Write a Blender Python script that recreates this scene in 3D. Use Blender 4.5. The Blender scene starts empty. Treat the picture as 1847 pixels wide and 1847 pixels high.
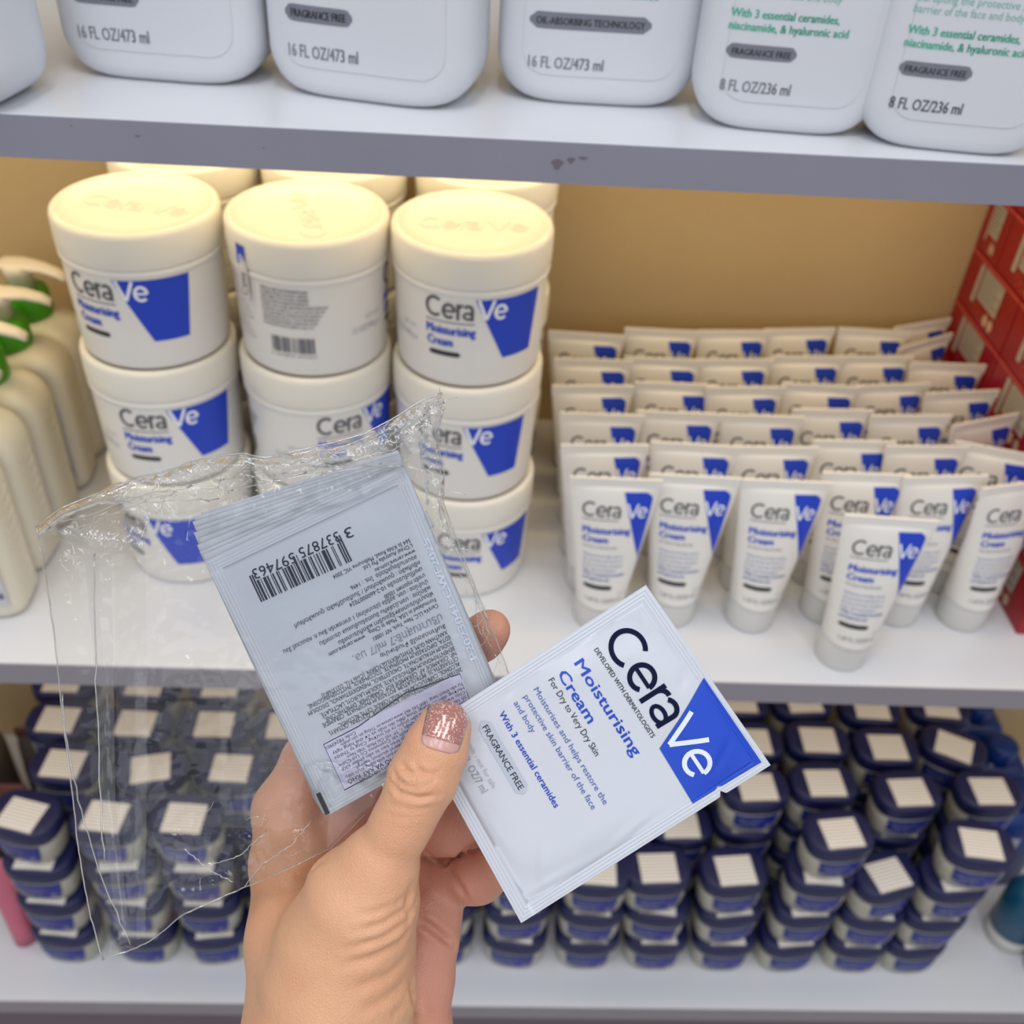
import bpy, bmesh, math, random
import numpy as np
from mathutils import Vector, Matrix
from mathutils.bvhtree import BVHTree
PI = math.pi
random.seed(7)
np.random.seed(7)
S = bpy.context.scene
COL = S.collection

# ------------------------------------------------------------------ camera
H = 923.5; F = 1867.76
PITCH, YAW, ROLL = 0.6817133, 0.0589755, 0.0708070
CZ = 1.45
_cy, _sy = math.cos(YAW), math.sin(YAW)
FW = Vector((_sy*math.cos(PITCH), _cy*math.cos(PITCH), -math.sin(PITCH)))
_r = Vector((_cy, -_sy, 0)); _u = _r.cross(FW)
RT = math.cos(ROLL)*_r + math.sin(ROLL)*_u
UP = -math.sin(ROLL)*_r + math.cos(ROLL)*_u
CAM = Vector((0, 0, CZ))
cam = bpy.data.cameras.new('camera'); camo = bpy.data.objects.new('camera', cam); COL.objects.link(camo)
camo.matrix_world = Matrix(((RT.x, UP.x, -FW.x, 0), (RT.y, UP.y, -FW.y, 0), (RT.z, UP.z, -FW.z, CZ), (0, 0, 0, 1)))
cam.sensor_width = 36; cam.sensor_fit = 'HORIZONTAL'; cam.lens = F/1847*36
cam.clip_start = 0.02; cam.clip_end = 50
cam.dof.use_dof = True; cam.dof.focus_distance = 0.302; cam.dof.aperture_fstop = 14.5
S.camera = camo

# ------------------------------------------------------------------ light
S.view_settings.view_transform = 'Standard'; S.view_settings.look = 'None'
S.view_settings.gamma = 1; S.view_settings.use_curve_mapping = False
S.view_settings.exposure = 0.0
wd = bpy.data.worlds.new('world'); S.world = wd; wd.use_nodes = True
wd.node_tree.nodes['Background'].inputs[0].default_value = (0.93, 0.95, 1.0, 1)
wd.node_tree.nodes['Background'].inputs[1].default_value = 0.40

def area(name, loc, size, power, color, target=None, direction=None, spread=180):
    l = bpy.data.lights.new(name, 'AREA'); l.shape = 'RECTANGLE'; l.size, l.size_y = size
    l.energy = power; l.color = color; l.spread = math.radians(spread)
    o = bpy.data.objects.new(name, l); COL.objects.link(o); o.location = loc
    d = Vector(direction) if direction else (Vector(target)-Vector(loc))
    o.rotation_euler = d.to_track_quat('-Z', 'Y').to_euler()
    return o
cool = (0.93, 0.96, 1.0)
for x, y in ((-0.55, -0.55), (0.45, -0.65), (-0.05, 0.0), (1.3, -0.2), (-1.4, -0.3)):
    area('ceiling_lamp', (x, y, 2.75), (0.22, 0.9), 6.2, cool, direction=(0, 0, -1))
area('front_fill', (0.2, -2.2, 2.1), (2.4, 1.0), 12, cool, target=(0, 0.5, 0.9))  # added soft fill from behind the camera, not a real window
warm = (1.0, 0.78, 0.43)
area('shelf_led_strip', (0.1, 0.52, 1.2705), (1.9, 0.03), 0.70, warm, direction=(0, 0.0, -1))
area('shelf_led_strip', (0.1, 0.625, 1.2705), (1.9, 0.03), 1.35, warm, direction=(0, 0.0, -1))
area('lower_led_strip', (0.1, 0.56, 0.9255), (1.9, 0.03), 0.85, (1.0, 0.80, 0.55), direction=(0, 0.0, -1))

# ------------------------------------------------------------------ helpers
def cw(px, py, d):
    """a point seen at photo position px,py and d metres deep"""
    return CAM + d*(FW + RT*((px-H)/F) - UP*((py-H)/F))
def onplane(px, py, axis, val):
    d = FW + RT*((px-H)/F) - UP*((py-H)/F)
    return CAM + d*((val-CAM[axis])/d[axis])
def lin(h):
    h = h.lstrip('#'); c = [int(h[i:i+2], 16)/255 for i in (0, 2, 4)]
    return tuple(((x+0.055)/1.055)**2.4 if x > 0.04045 else x/12.92 for x in c)+(1,)
MATS = {}
def mat(name, color, rough=0.5, bump=None, vary=None, **kw):
    if name in MATS: return MATS[name]
    m = bpy.data.materials.new(name); m.use_nodes = True; n = m.node_tree.nodes; L = m.node_tree.links
    b = n['Principled BSDF']; c = lin(color) if isinstance(color, str) else tuple(color)+(1,)
    b.inputs['Base Color'].default_value = c; b.inputs['Roughness'].default_value = rough
    for k, v in kw.items(): b.inputs[k.replace('_', ' ')].default_value = v
    tc = n.new('ShaderNodeTexCoord')
    if vary:
        sc, c2, amt = vary
        nz = n.new('ShaderNodeTexNoise'); nz.inputs['Scale'].default_value = sc; nz.inputs['Detail'].default_value = 4
        mx = n.new('ShaderNodeMix'); mx.data_type = 'RGBA'
        mx.inputs[6].default_value = c; mx.inputs[7].default_value = lin(c2)
        mp = n.new('ShaderNodeMath'); mp.operation = 'MULTIPLY'; mp.inputs[1].default_value = amt
        L.new(tc.outputs['Object'], nz.inputs['Vector']); L.new(nz.outputs['Fac'], mp.inputs[0]); L.new(mp.outputs[0], mx.inputs[0])
        L.new(mx.outputs[2], b.inputs['Base Color'])
    if bump:
        sc, st, di = bump
        nz = n.new('ShaderNodeTexNoise'); nz.inputs['Scale'].default_value = sc; nz.inputs['Detail'].default_value = 5
        bp = n.new('ShaderNodeBump'); bp.inputs['Strength'].default_value = st; bp.inputs['Distance'].default_value = di
        L.new(tc.outputs['Object'], nz.inputs['Vector']); L.new(nz.outputs['Fac'], bp.inputs['Height']); L.new(bp.outputs[0], b.inputs['Normal'])
    MATS[name] = m; return m

def mesh(name, verts, faces, m=None, parent=None, smooth=True, edges=()):
    me = bpy.data.meshes.new(name); me.from_pydata([tuple(v) for v in verts], list(edges), [tuple(f) for f in faces]); me.update()
    if smooth: me.polygons.foreach_set('use_smooth', [True]*len(me.polygons))
    o = bpy.data.objects.new(name, me); COL.objects.link(o)
    if m: me.materials.append(m)
    if parent: o.parent = parent
    return o
def tag(o, label=None, cat=None, group=None, kind=None):
    if label: o['label'] = label
    if cat: o['category'] = cat
    if group: o['group'] = group
    if kind: o['kind'] = kind
    return o
def thing(name, label, cat, loc=(0, 0, 0), rotz=0, group=None):
    o = bpy.data.objects.new(name, None); COL.objects.link(o); o.empty_display_size = 0.01
    o.location = loc; o.rotation_euler = (0, 0, rotz)
    return tag(o, label, cat, group)
def kids(o): return [c for c in ALLK.get(o.name, [])]
def dup(root, loc, rot, label, group=None, drop=()):
    r = root.copy(); COL.objects.link(r); r.location = loc; r.rotation_euler = rot if not isinstance(rot, (int, float)) else (0, 0, rot)
    r['label'] = label
    if group: r['group'] = group
    for ch in list(root.children):
        if ch.name.split('.')[0] in drop: continue
        c = ch.copy(); COL.objects.link(c); c.parent = r
        for g in list(ch.children):
            d = g.copy(); COL.objects.link(d); d.parent = c
    return r
def place(o, loc, rot):
    o.location = loc; o.rotation_euler = rot if not isinstance(rot, (int, float)) else (0, 0, rot)

def box(x0, x1, y0, y1, z0, z1, bev=0.0):
    if bev <= 0:
        v = [(x, y, z) for z in (z0, z1) for y in (y0, y1) for x in (x0, x1)]
        f = [(0, 2, 3, 1), (4, 5, 7, 6), (0, 1, 5, 4), (2, 6, 7, 3), (0, 4, 6, 2), (1, 3, 7, 5)]
        return v, f
    bm = bmesh.new(); bmesh.ops.create_cube(bm, size=1)
    for q in bm.verts: q.co = Vector(((x0+x1)/2+q.co.x*(x1-x0), (y0+y1)/2+q.co.y*(y1-y0), (z0+z1)/2+q.co.z*(z1-z0)))
    bmesh.ops.bevel(bm, geom=bm.edges[:], offset=bev, segments=2, affect='EDGES', profile=0.5)
    bm.verts.index_update()
    v = [q.co[:] for q in bm.verts]; f = [[q.index for q in p.verts] for p in bm.faces]; bm.free()
    return v, f
def loft(rings, close_start=True, close_end=True):
    n = len(rings[0]); v = [p for r in rings for p in r]; f = []
    for i in range(len(rings)-1):
        for j in range(n):
            a, b = i*n+j, i*n+(j+1) % n
            f.append((a, b, b+n, a+n))
    if close_start: f.append(tuple(range(n-1, -1, -1)))
    if close_end: f.append(tuple((len(rings)-1)*n+j for j in range(n)))
    return v, f
def circ(r, z, n=48, cx=0, cy=0):
    return [(cx+r*math.cos(2*PI*j/n), cy+r*math.sin(2*PI*j/n), z) for j in range(n)]
def sup(a, b, z, e=2.5, n=48):
    out = []
    for j in range(n):
        t = 2*PI*j/n; c, s = math.cos(t), math.sin(t)
        out.append((a*math.copysign(abs(c)**(2/e), c), b*math.copysign(abs(s)**(2/e), s), z))
    return out
def lathe(prof, n=48, **k): return loft([circ(r, z, n) for r, z in prof], **k)
def tube(pts, rad, n=8):
    pts = [Vector(p) for p in pts]; rings = []
    for i, p in enumerate(pts):
        t = (pts[min(i+1, len(pts)-1)]-pts[max(i-1, 0)]).normalized()
        a = t.cross(Vector((0, 0, 1)));
        if a.length < 1e-3: a = t.cross(Vector((0, 1, 0)))
        a.normalize(); b = t.cross(a)
        r = rad[i] if isinstance(rad, (list, tuple)) else rad
        rings.append([p+r*(math.cos(2*PI*k/n)*a+math.sin(2*PI*k/n)*b) for k in range(n)])
    return loft(rings)
def join(*parts):
    V, Fc = [], []
    for v, f in parts:
        k = len(V); V += [tuple(q) for q in v]; Fc += [tuple(i+k for i in g) for g in f]
    return V, Fc

# flat print: every shape is a list of 2D points + faces, later laid on a surface
_tc = {}
def text2(body, x, y, h=None, width=None, bold=0.0, align='l', shear=0.0):
    """baseline at (x,y); h = cap height (negative: mirror down); width fits the run"""
    key = (body, shear)
    if key not in _tc:
        c = bpy.data.curves.new('t', 'FONT'); c.body = body; c.size = 1; c.resolution_u = 2; c.shear = shear
        o = bpy.data.objects.new('t', c); COL.objects.link(o)
        bpy.context.view_layer.update()
        me = bpy.data.meshes.new_from_object(o.evaluated_get(bpy.context.evaluated_depsgraph_get()))
        vs = [(q.co.x, q.co.y) for q in me.vertices]; fs = [tuple(p.vertices) for p in me.polygons]
        bpy.data.objects.remove(o); bpy.data.curves.remove(c); bpy.data.meshes.remove(me)
        _tc[key] = (vs, fs)
    vs, fs = _tc[key]
    if not vs: return [], []
    x0 = min(v[0] for v in vs); x1 = max(v[0] for v in vs); w = x1-x0
    sy = h/0.72 if h else width/w
    sx = width/w if width else abs(sy)
    ox = {'l': 0, 'c': -w*sx/2, 'r': -w*sx}[align]
    out = [(x+ox+(v[0]-x0)*sx, y+v[1]*sy) for v in vs]
    if bold:
        b = bold*abs(sy)*1.3; n = len(out); res = []; ff = []
        for k, (dx, dy) in enumerate(((-b, 0), (b, 0), (0, b*.6))): res += [(p+dx, q+dy) for p, q in out]; ff += [tuple(i+k*n for i in g) for g in fs]
        return res, ff
    return out, fs
def stroke2(pts, w, closed=False):
    n = len(pts); V = []; Fc = []
    for i in range(n):
        a = pts[(i-1) % n] if (closed or i > 0) else pts[i]; b = pts[(i+1) % n] if (closed or i < n-1) else pts[i]
        dx, dy = b[0]-a[0], b[1]-a[1]; l = math.hypot(dx, dy) or 1
        nx, ny = -dy/l*w/2, dx/l*w/2
        V += [(pts[i][0]+nx, pts[i][1]+ny), (pts[i][0]-nx, pts[i][1]-ny)]
    for i in range(n if closed else n-1):
        j = (i+1) % n; Fc.append((2*i, 2*i+1, 2*j+1, 2*j))
    return V, Fc
def arc2(cx, cy, rx, ry, a0, a1, n=20):
    return [(cx+rx*math.cos(math.radians(a0+(a1-a0)*i/n)), cy+ry*math.sin(math.radians(a0+(a1-a0)*i/n))) for i in range(n+1)]
def seg2(a, b, n=6): return [(a[0]+(b[0]-a[0])*i/n, a[1]+(b[1]-a[1])*i/n) for i in range(n+1)]
def logo_cera(x, y, W, Hc, w, q=1.0, ay=1.0):
    """thin round letters C e r a; W = width of Cera, Hc = cap height (in x units), ay squeezes y afterwards"""
    P = []; xh = Hc*0.77; n = int(20*q)
    P.append(stroke2(arc2(W*0.198, Hc/2, W*0.198-w/2, Hc/2-w/2, 50, 310, n), w))
    re = xh/2-w/2; ce = W*0.50; rw = W*0.145-w/2
    P.append(stroke2(seg2((ce-rw, xh*.5), (ce+rw, xh*.5), 6), w*0.8))
    P.append(stroke2(arc2(ce, xh/2, rw, re, 0, 315, n), w))
    xr = W*0.685
    P.append(stroke2(seg2((xr, 0), (xr, xh), 5), w))
    P.append(stroke2(arc2(xr+W*0.085, xh*0.60, W*0.085, xh*0.40-w/2, 175, 80, 8), w))
    xa = W*0.885; ra = W*0.115-w/2
    P.append(stroke2(seg2((xa+ra, 0), (xa+ra, xh*0.66), 5), w))
    P.append(stroke2(arc2(xa, xh*0.64, ra, xh*0.36-w/2, 0, 145, 10), w))
    P.append(stroke2(arc2(xa, xh*0.28, ra, xh*0.28-w/2, 0, 360, 18), w*.85))
    V, Fc = join2(*P); return [(x+p, y+q_*ay) for p, q_ in V], Fc
def logo_ve(x, y, W, Hc, w, ay=1.0):
    P = []; xh = Hc*0.77; n = 20
    P.append(stroke2(seg2((w/2, Hc*1.0), (W*0.30, w*0.4), 8), w)); P.append(stroke2(seg2((W*0.30, w*0.4), (W*0.55, Hc*0.97), 8), w))
    re = xh/2-w/2; ce = W*0.77; rw = W*0.23-w/2
    P.append(stroke2(seg2((ce-rw, xh/2), (ce+rw, xh/2), 6), w*0.8))
    P.append(stroke2(arc2(ce, xh/2, rw, re, 0, 315, n), w))
    V, Fc = join2(*P); return [(x+p, y+q_*ay) for p, q_ in V], Fc
def join2(*parts):
    V, Fc = [], []
    for v, f in parts:
        k = len(V); V += list(v); Fc += [tuple(i+k for i in g) for g in f]
    return V, Fc
def quad2(a, b, c, d, nx=10, ny=10):
    """a top-left, b top-right, c bottom-right, d bottom-left"""
    V = []; Fc = []
    for j in range(ny+1):
        t = j/ny
        for i in range(nx+1):
            s = i/nx
            V.append(((a[0]*(1-s)+b[0]*s)*(1-t)+(d[0]*(1-s)+c[0]*s)*t, (a[1]*(1-s)+b[1]*s)*(1-t)+(d[1]*(1-s)+c[1]*s)*t))
    for j in range(ny):
        for i in range(nx):
            k = j*(nx+1)+i; Fc.append((k, k+nx+1, k+nx+2, k+1))
    return V, Fc
def pill2(x0, x1, y0, y1, n=8):
    r = abs(y1-y0)/2; yc = (y0+y1)/2; sx = r
    top = []; N = 16
    V = []; Fc = []
    for i in range(N+1):
        x = x0+(x1-x0)*i/N; e = min(x-x0, x1-x)
        hh = r*math.sqrt(max(0, 1-max(0, 1-e/sx)**2)) if e < sx else r
        hh = max(hh, r*0.25)
        V += [(x, yc+hh), (x, yc-hh)]
        if i: Fc.append((2*i-2, 2*i-1, 2*i+1, 2*i))
    return V, Fc
def lay(name, shape, fn, m, parent, smooth=False):
    V, Fc = shape
    return mesh(name, [fn(x, y) for x, y in V], Fc, m, parent, smooth)

# ------------------------------------------------------------------ materials
M_board = mat('white_laminate', '#d9dade', 0.22, bump=(90, 0.05, 0.001))
M_edge = mat('grey_edge_band', '#8e8d9b', 0.5, vary=(14, '#6c6a78', 0.35))
M_edge2 = mat('grey_edge_band_low', '#8d8890', 0.5, vary=(10, '#7c767e', 0.3))
M_bottle = mat('white_bottle_plastic', '#d6d8dd', 0.42)
M_label = mat('satin_label', '#d4d6dc', 0.45)
M_jar = mat('jar_plastic', '#ebe6da', 0.34)
M_jarbody = mat('jar_body_plastic', '#eae6e0', 0.36)
M_blue = mat('blue_print', '#1740c4', 0.4)
M_bluetx = mat('blue_text', '#2a50c8', 0.5)
M_dark = mat('dark_print', '#2c2d33', 0.5)
M_grey = mat('grey_print', '#7d8088', 0.5)
M_lgrey = mat('light_grey_print', '#a9adb6', 0.5)
M_palel = mat('pale_blue_text', '#7f8dbd', 0.6)
M_white = mat('white_print', '#f2f4f8', 0.45)
M_teal = mat('teal_print', '#3fb192', 0.5)
M_teal2 = mat('soft_teal_print', '#7fb9a9', 0.5)
M_cyan = mat('cyan_print', '#2f8fb8', 0.5)
M_pill = mat('grey_pill_print', '#787b86', 0.5)
M_black = mat('black_ink', '#16181f', 0.5)
M_navyink = mat('navy_ink', '#0c1534', 0.75)
M_navyink.node_tree.nodes['Principled BSDF'].inputs['Specular IOR Level'].default_value = .15
M_tube = mat('tube_plastic', '#e9e5de', 0.3)
M_cap = mat('frosted_cap_plastic', '#dcdad6', 0.25, Transmission_Weight=0.12)
M_navy = mat('navy_lid_plastic', '#101546', 0.45, vary=(30, '#161b4c', 0.4))
M_vbody = mat('milky_jar_plastic', '#b9b6a8', 0.3, Transmission_Weight=0.15)
M_vlabel = mat('blue_jar_label', '#1e2c78', 0.42)
M_vlabel2 = mat('bright_jar_label', '#1c2488', 0.42)
M_red = mat('red_carton', '#a01019', 0.34, vary=(16, '#8f0f16', 0.4))
M_redl = mat('light_red_print', '#d2544a', 0.5)
M_carton = mat('carton_label_grey', '#b9b3a9', 0.5)
M_green = mat('green_collar', '#3f9a12', 0.35)
M_pumpw = mat('pump_white', '#e8ddcb', 0.35)
M_pbody = mat('pump_bottle_plastic', '#dcd5c2', 0.35, bump=(60, 0.12, 0.001))

def striped(name, base, line, scale, axis='Y', thr=0.55, rough=0.6):
    if name in MATS: return MATS[name]
    m = mat(name, base, rough); n = m.node_tree.nodes; L = m.node_tree.links; b = n['Principled BSDF']
    tc = n.new('ShaderNodeTexCoord'); wv = n.new('ShaderNodeTexWave'); wv.bands_direction = axis; wv.inputs['Scale'].default_value = scale
    wv.inputs['Distortion'].default_value = 0.0
    mr = n.new('ShaderNodeMapRange'); mr.inputs[1].default_value = thr; mr.inputs[2].default_value = thr+0.2
    mx = n.new('ShaderNodeMix'); mx.data_type = 'RGBA'; mx.inputs[6].default_value = lin(base); mx.inputs[7].default_value = lin(line)
    L.new(tc.outputs['Object'], wv.inputs['Vector']); L.new(wv.outputs['Fac'], mr.inputs[0]); L.new(mr.outputs[0], mx.inputs[0]); L.new(mx.outputs[2], b.inputs['Base Color'])
    return m
M_stick = striped('price_sticker_paper', '#f5f0e9', '#b9b1a6', 100, 'Y')

# ------------------------------------------------------------------ shelving
Z1, Z1b, Z2, Z2b, Z3 = CZ-0.15797, CZ-0.1764, CZ-0.50343, CZ-0.5211, CZ-0.9531
XL, XR = -1.1, 1.35
YB = 0.748
def shelf(name, z0, z1, label, me):
    t = thing(name, label, 'shelf', ((XL+XR)/2, 0.45, z0))
    cx = (XL+XR)/2
    v, f = box(XL-cx, XR-cx, 0.0012, YB-0.45, 0, z1-z0, 0.0004); mesh('board', v, f, M_board, t, False)
    v, f = box(XL-cx, XR-cx, 0, 0.0012, 0, z1-z0-0.0002); mesh('edge_band', v, f, me, t, False)
    return t
s1 = shelf('shelf_board', Z1b, Z1, 'white laminate shelf board holding the large pump-less bottles, scuffed grey front edge', M_edge)
s2 = shelf('shelf_board', Z2b, Z2, 'white shelf board carrying the tubs and tubes, grey-mauve front edge', M_edge2)
s3 = shelf('shelf_board', Z3-0.02, Z3, 'white bottom shelf board under the stacked navy-lidded jars', M_edge2)
# scuff marks on the top shelf edge
for (px, py, w, h) in ((1005, 297, 0.006, 0.005), (1030, 290, 0.004, 0.003), (1052, 286, 0.005, 0.0015), (248, 246, 0.003, 0.0008), (128, 228, 0.001, 0.001), (475, 268, 0.001, 0.001)):
    p = onplane(px, py, 1, 0.4497)
    pts = [(p.x-s1.location.x+w/2*math.cos(t)*(0.8+0.3*math.sin(3*t)), -0.00008, p.z-s1.location.z+h/2*math.sin(t)) for t in [2*PI*i/14 for i in range(14)]]
    mesh('scuff_mark', pts, [tuple(range(14))], mat('scuff_dirt', '#6f6470', 0.7), s1, False)
# back wall of the unit: woven beige panel
mw = mat('woven_wall_panel', '#c2aa80', 0.8, vary=(9, '#b2976c', 0.7))
n = mw.node_tree.nodes; L = mw.node_tree.links
tc = n.new('ShaderNodeTexCoord'); mp = n.new('ShaderNodeMapping'); mp.inputs['Scale'].default_value = (1, 1, 5)
nz = n.new('ShaderNodeTexNoise'); nz.inputs['Scale'].default_value = 260; bp = n.new('ShaderNodeBump'); bp.inputs['Strength'].default_value = 0.35; bp.inputs['Distance'].default_value = 0.002
L.new(tc.outputs['Object'], mp.inputs[0]); L.new(mp.outputs[0], nz.inputs['Vector']); L.new(nz.outputs['Fac'], bp.inputs['Height']); L.new(bp.outputs[0], n['Principled BSDF'].inputs['Normal'])
v, f = box(XL, XR, YB, YB+0.02, Z3-0.1, 2.1); tag(mesh('wall_back', v, f, mw, None, False), kind='structure')
v, f = box(XL, XR, 0.475, 0.49, Z3-0.14, Z3-0.02); bp_ = mesh('plinth_panel', v, f, mat('plinth_grey', '#6b6068', 0.6), None, False)
tag(bp_, 'recessed mauve-grey plinth panel right under the bottom shelf edge', 'panel')
v, f = box(XL-1, XR+1, -1.5, YB+0.4, 0.28, 0.30); tag(mesh('floor', v, f, mat('floor_tile', '#c9c4bf', 0.35, vary=(5, '#b5afa8', 0.4)), None, False), kind='structure')
v, f = box(XL-0.018, XL, 0.452, YB, 0.30, 2.1); tag(mesh('wall_left', v, f, M_board, None, False), kind='structure')
v, f = box(XR, XR+0.018, 0.452, YB, 0.30, 2.1); tag(mesh('wall_right', v, f, M_board, None, False), kind='structure')

# ------------------------------------------------------------------ top shelf bottles
def bottle_parts(t, W, D, Ht, Rc, texts):
    """t: empty; W width, D depth; front faces -y"""
    rings = []; zs = [0, .0006, .002, .004, .007, .010, .014, .018, .023, .03, .05, .08, Ht*0.75, Ht-.03, Ht-.018, Ht-.009, Ht-.003, Ht]
    def hw(z):
        def c(zz, R): return R-math.sqrt(max(0, R*R-(R-zz)**2)) if zz < R else 0
        return W/2-c(z, Rc)-c(Ht-z, Rc*1.5)
    def hd(z):
        def c(zz, R): return R-math.sqrt(max(0, R*R-(R-zz)**2)) if zz < R else 0
        return D/2-c(z, .0055)-c(Ht-z, .02)
    for z in zs: rings.append(sup(hw(z), hd(z), z, 4.2, 72))
    v, f = loft(rings); mesh('body', v, f, M_bottle, t)
    # raised label panel, slightly proud, rounded corners
    a, z0, z1, r = W/2-.0115, .0135, Ht-.03, .011
    def yf(x, z, off): 
        e = 4.2; xx = min(abs(x)/hw(z), .999)
        return -hd(z)*(1-xx**e)**(1/e)-off
    out = []
    for (cx, cz, a0) in ((a-r, z0+r, -90), (a-r, z1-r, 0), (-a+r, z1-r, 90), (-a+r, z0+r, 180)):
        out += arc2(cx, cz, r, r, a0, a0+90, 8)
    V = []; Fc = []; N = 40
    rows = sorted(set([round(q, 6) for q in [z0+(1-math.cos(k/8*PI/2))*r for k in range(9)]+[z0+r+k*(z1-z0-2*r)/12 for k in range(13)]+[z1-(1-math.cos(k/8*PI/2))*r for k in range(9)]]))
    for z in rows:
        e = min(z-z0, z1-z); half = a-(r-math.sqrt(max(0, r*r-(r-e)**2)) if e < r else 0)
        for i in range(N+1):
            x = -half+2*half*i/N; V.append((x, yf(x, z, .00030), z))
    for j in range(len(rows)-1):
        for i in range(N): k = j*(N+1)+i; Fc.append((k, k+1, k+N+2, k+N+1))
    mesh('front_label', V, Fc, M_label, t)
    fn = lambda x, z: (x, yf(x, z, .0005), z)
    for nm, shp, mt in texts: lay(nm, shp, fn, mt, t)
    # shoulder, collar and pump head above the frame
    v, f = loft([circ(.016, Ht-.002), circ(.016, Ht+.012), circ(.0145, Ht+.013)]); mesh('collar', v, f, M_bottle, t)
    v, f = join(lathe([(.005, Ht+.012), (.005, Ht+.035)], 16), loft([circ(.011, Ht+.034, 24), circ(.012, Ht+.038, 24), circ(.010, Ht+.044, 24)]), box(-.006, .006, -.045, 0, Ht+.036, Ht+.043, .002)); mesh('pump_head', v, f, M_bottle, t)

def zof(px, py, y): return onplane(px, py, 1, y)
BOT = [  # px of base contact, yaw deg, width, depth, height, kind
 ('clear', (-150, 196), -12, .092, .055),
 ('b1', (300, 148), -5, .0960, .055),
 ('b2', (680, 187), -13, .0985, .055),
 ('b3', (1075, 190), -1, .0945, .055),
 ('b4', (1415, 240), -5, .0850, .047),
 ('b5', (1720, 275), -8, .0850, .047)]
def ttl(s, x, z, h, width=None, bold=0.0, shear=0.0): return text2(s, x, z, h, width, bold, 'l', shear)
def bottletexts(k):
    T = []
    if k in ('b1', 'b2'):
        T.append(('size_print', ttl('16 FL OZ/473 ml', -.0345, .0175, .0056, .0330, .012), M_grey))
        T.append(('grey_pill', pill2(-.0350, -.0035, .0325, .0395), M_pill)); T.append(('pill_print', ttl('FRAGRANCE FREE', -.0320, .0343, .0034, .0255, .03), M_black))
        T.append(('claim_print', ttl('niacinamide, & hyaluronic acid', -.0365, .0478, .0036, .052, .02), M_teal))
        T.append(('claim_print', ttl('With 3 essential ceramides,', -.0365, .0535, .0036, .048, .02), M_teal))
    if k == 'b3':
        T.append(('size_print', ttl('16 FL OZ/473 ml', -.0330, .0165, .0052, .0345, .012), M_grey))
        T.append(('grey_pill', pill2(-.0335, .0215, .0335, .0405), M_pill)); T.append(('pill_print', ttl('OIL-ABSORBING TECHNOLOGY', -.0305, .0354, .0031, .0490, .02), M_black))
        T.append(('claim_print', ttl('salicylic acid, & niacinamide', -.033, .0478, .0040, .056, .02), M_cyan))
        T.append(('claim_print', ttl('With 3 essential ceramides,', -.033, .0535, .0040, .056, .02), M_cyan))
    if k in ('b4', 'b5'):
        T.append(('size_print', ttl('8 FL OZ/236 ml', -.0315, .0175, .0050, .0310, .012), M_grey if k == 'b4' else mat('dark_grey_print', '#50525a', .5)))
        T.append(('grey_pill', pill2(-.0315, -.0010, .0315, .0375), M_pill)); T.append(('pill_print', ttl('FRAGRANCE FREE', -.0290, .0329, .0028, .0255, .02), M_black))
        T.append(('claim_print', ttl('niacinamide, & hyaluronic acid', -.0320, .0430, .0035, .0510, .02), M_teal))
        T.append(('claim_print', ttl('With 3 essential ceramides,', -.0320, .0482, .0035, .0460, .02), M_teal))
        T.append(('small_print', ttl('barrier of the face and body', -.0320, .0565, .0033, .0450, 0), M_teal2))
        T.append(('small_print', ttl('disrupting the protective skin', -.0320, .0610, .0033, .0490, 0), M_teal2))
        T.append(('small_print', ttl('Cleanses and removes oil without', -.0320, .0655, .0033, .0580, 0), M_teal2))
        T.append(('green_emblem', quad2((.012, .100), (.034, .100), (.0345, .066), (.0325, .066), 4, 6), M_teal))
    return T
BLAB = ['white bottle cut off by the left frame edge, turned sideways on the top shelf',
 'white 16 fl oz bottle with fragrance free pill, nearest the top shelf left end',
 'white 16 fl oz bottle with teal hyaluronic acid print, second of the large labelled bottles',
 'white 16 fl oz bottle marked oil-absorbing technology in the middle of the top shelf',
 'white 8 fl oz bottle with pale teal lettering, between the oil-absorbing one and the rightmost',
 'white 8 fl oz bottle cut off by the right frame edge on the top shelf']
for (k, pc, yaw, W, D), lab in zip(BOT, BLAB):
    Ht = .17 if W > .09 else .145
    c = onplane(pc[0], pc[1], 2, Z1); yw = math.radians(yaw)
    t = thing('cleanser_bottle', lab, 'bottle', (c.x-math.sin(yw)*(D/2-.003)*0, c.y+(D/2-.003), Z1), yw, 'white bottles on the top shelf')
    bottle_parts(t, W, D, Ht, .019, bottletexts(k))

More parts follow.
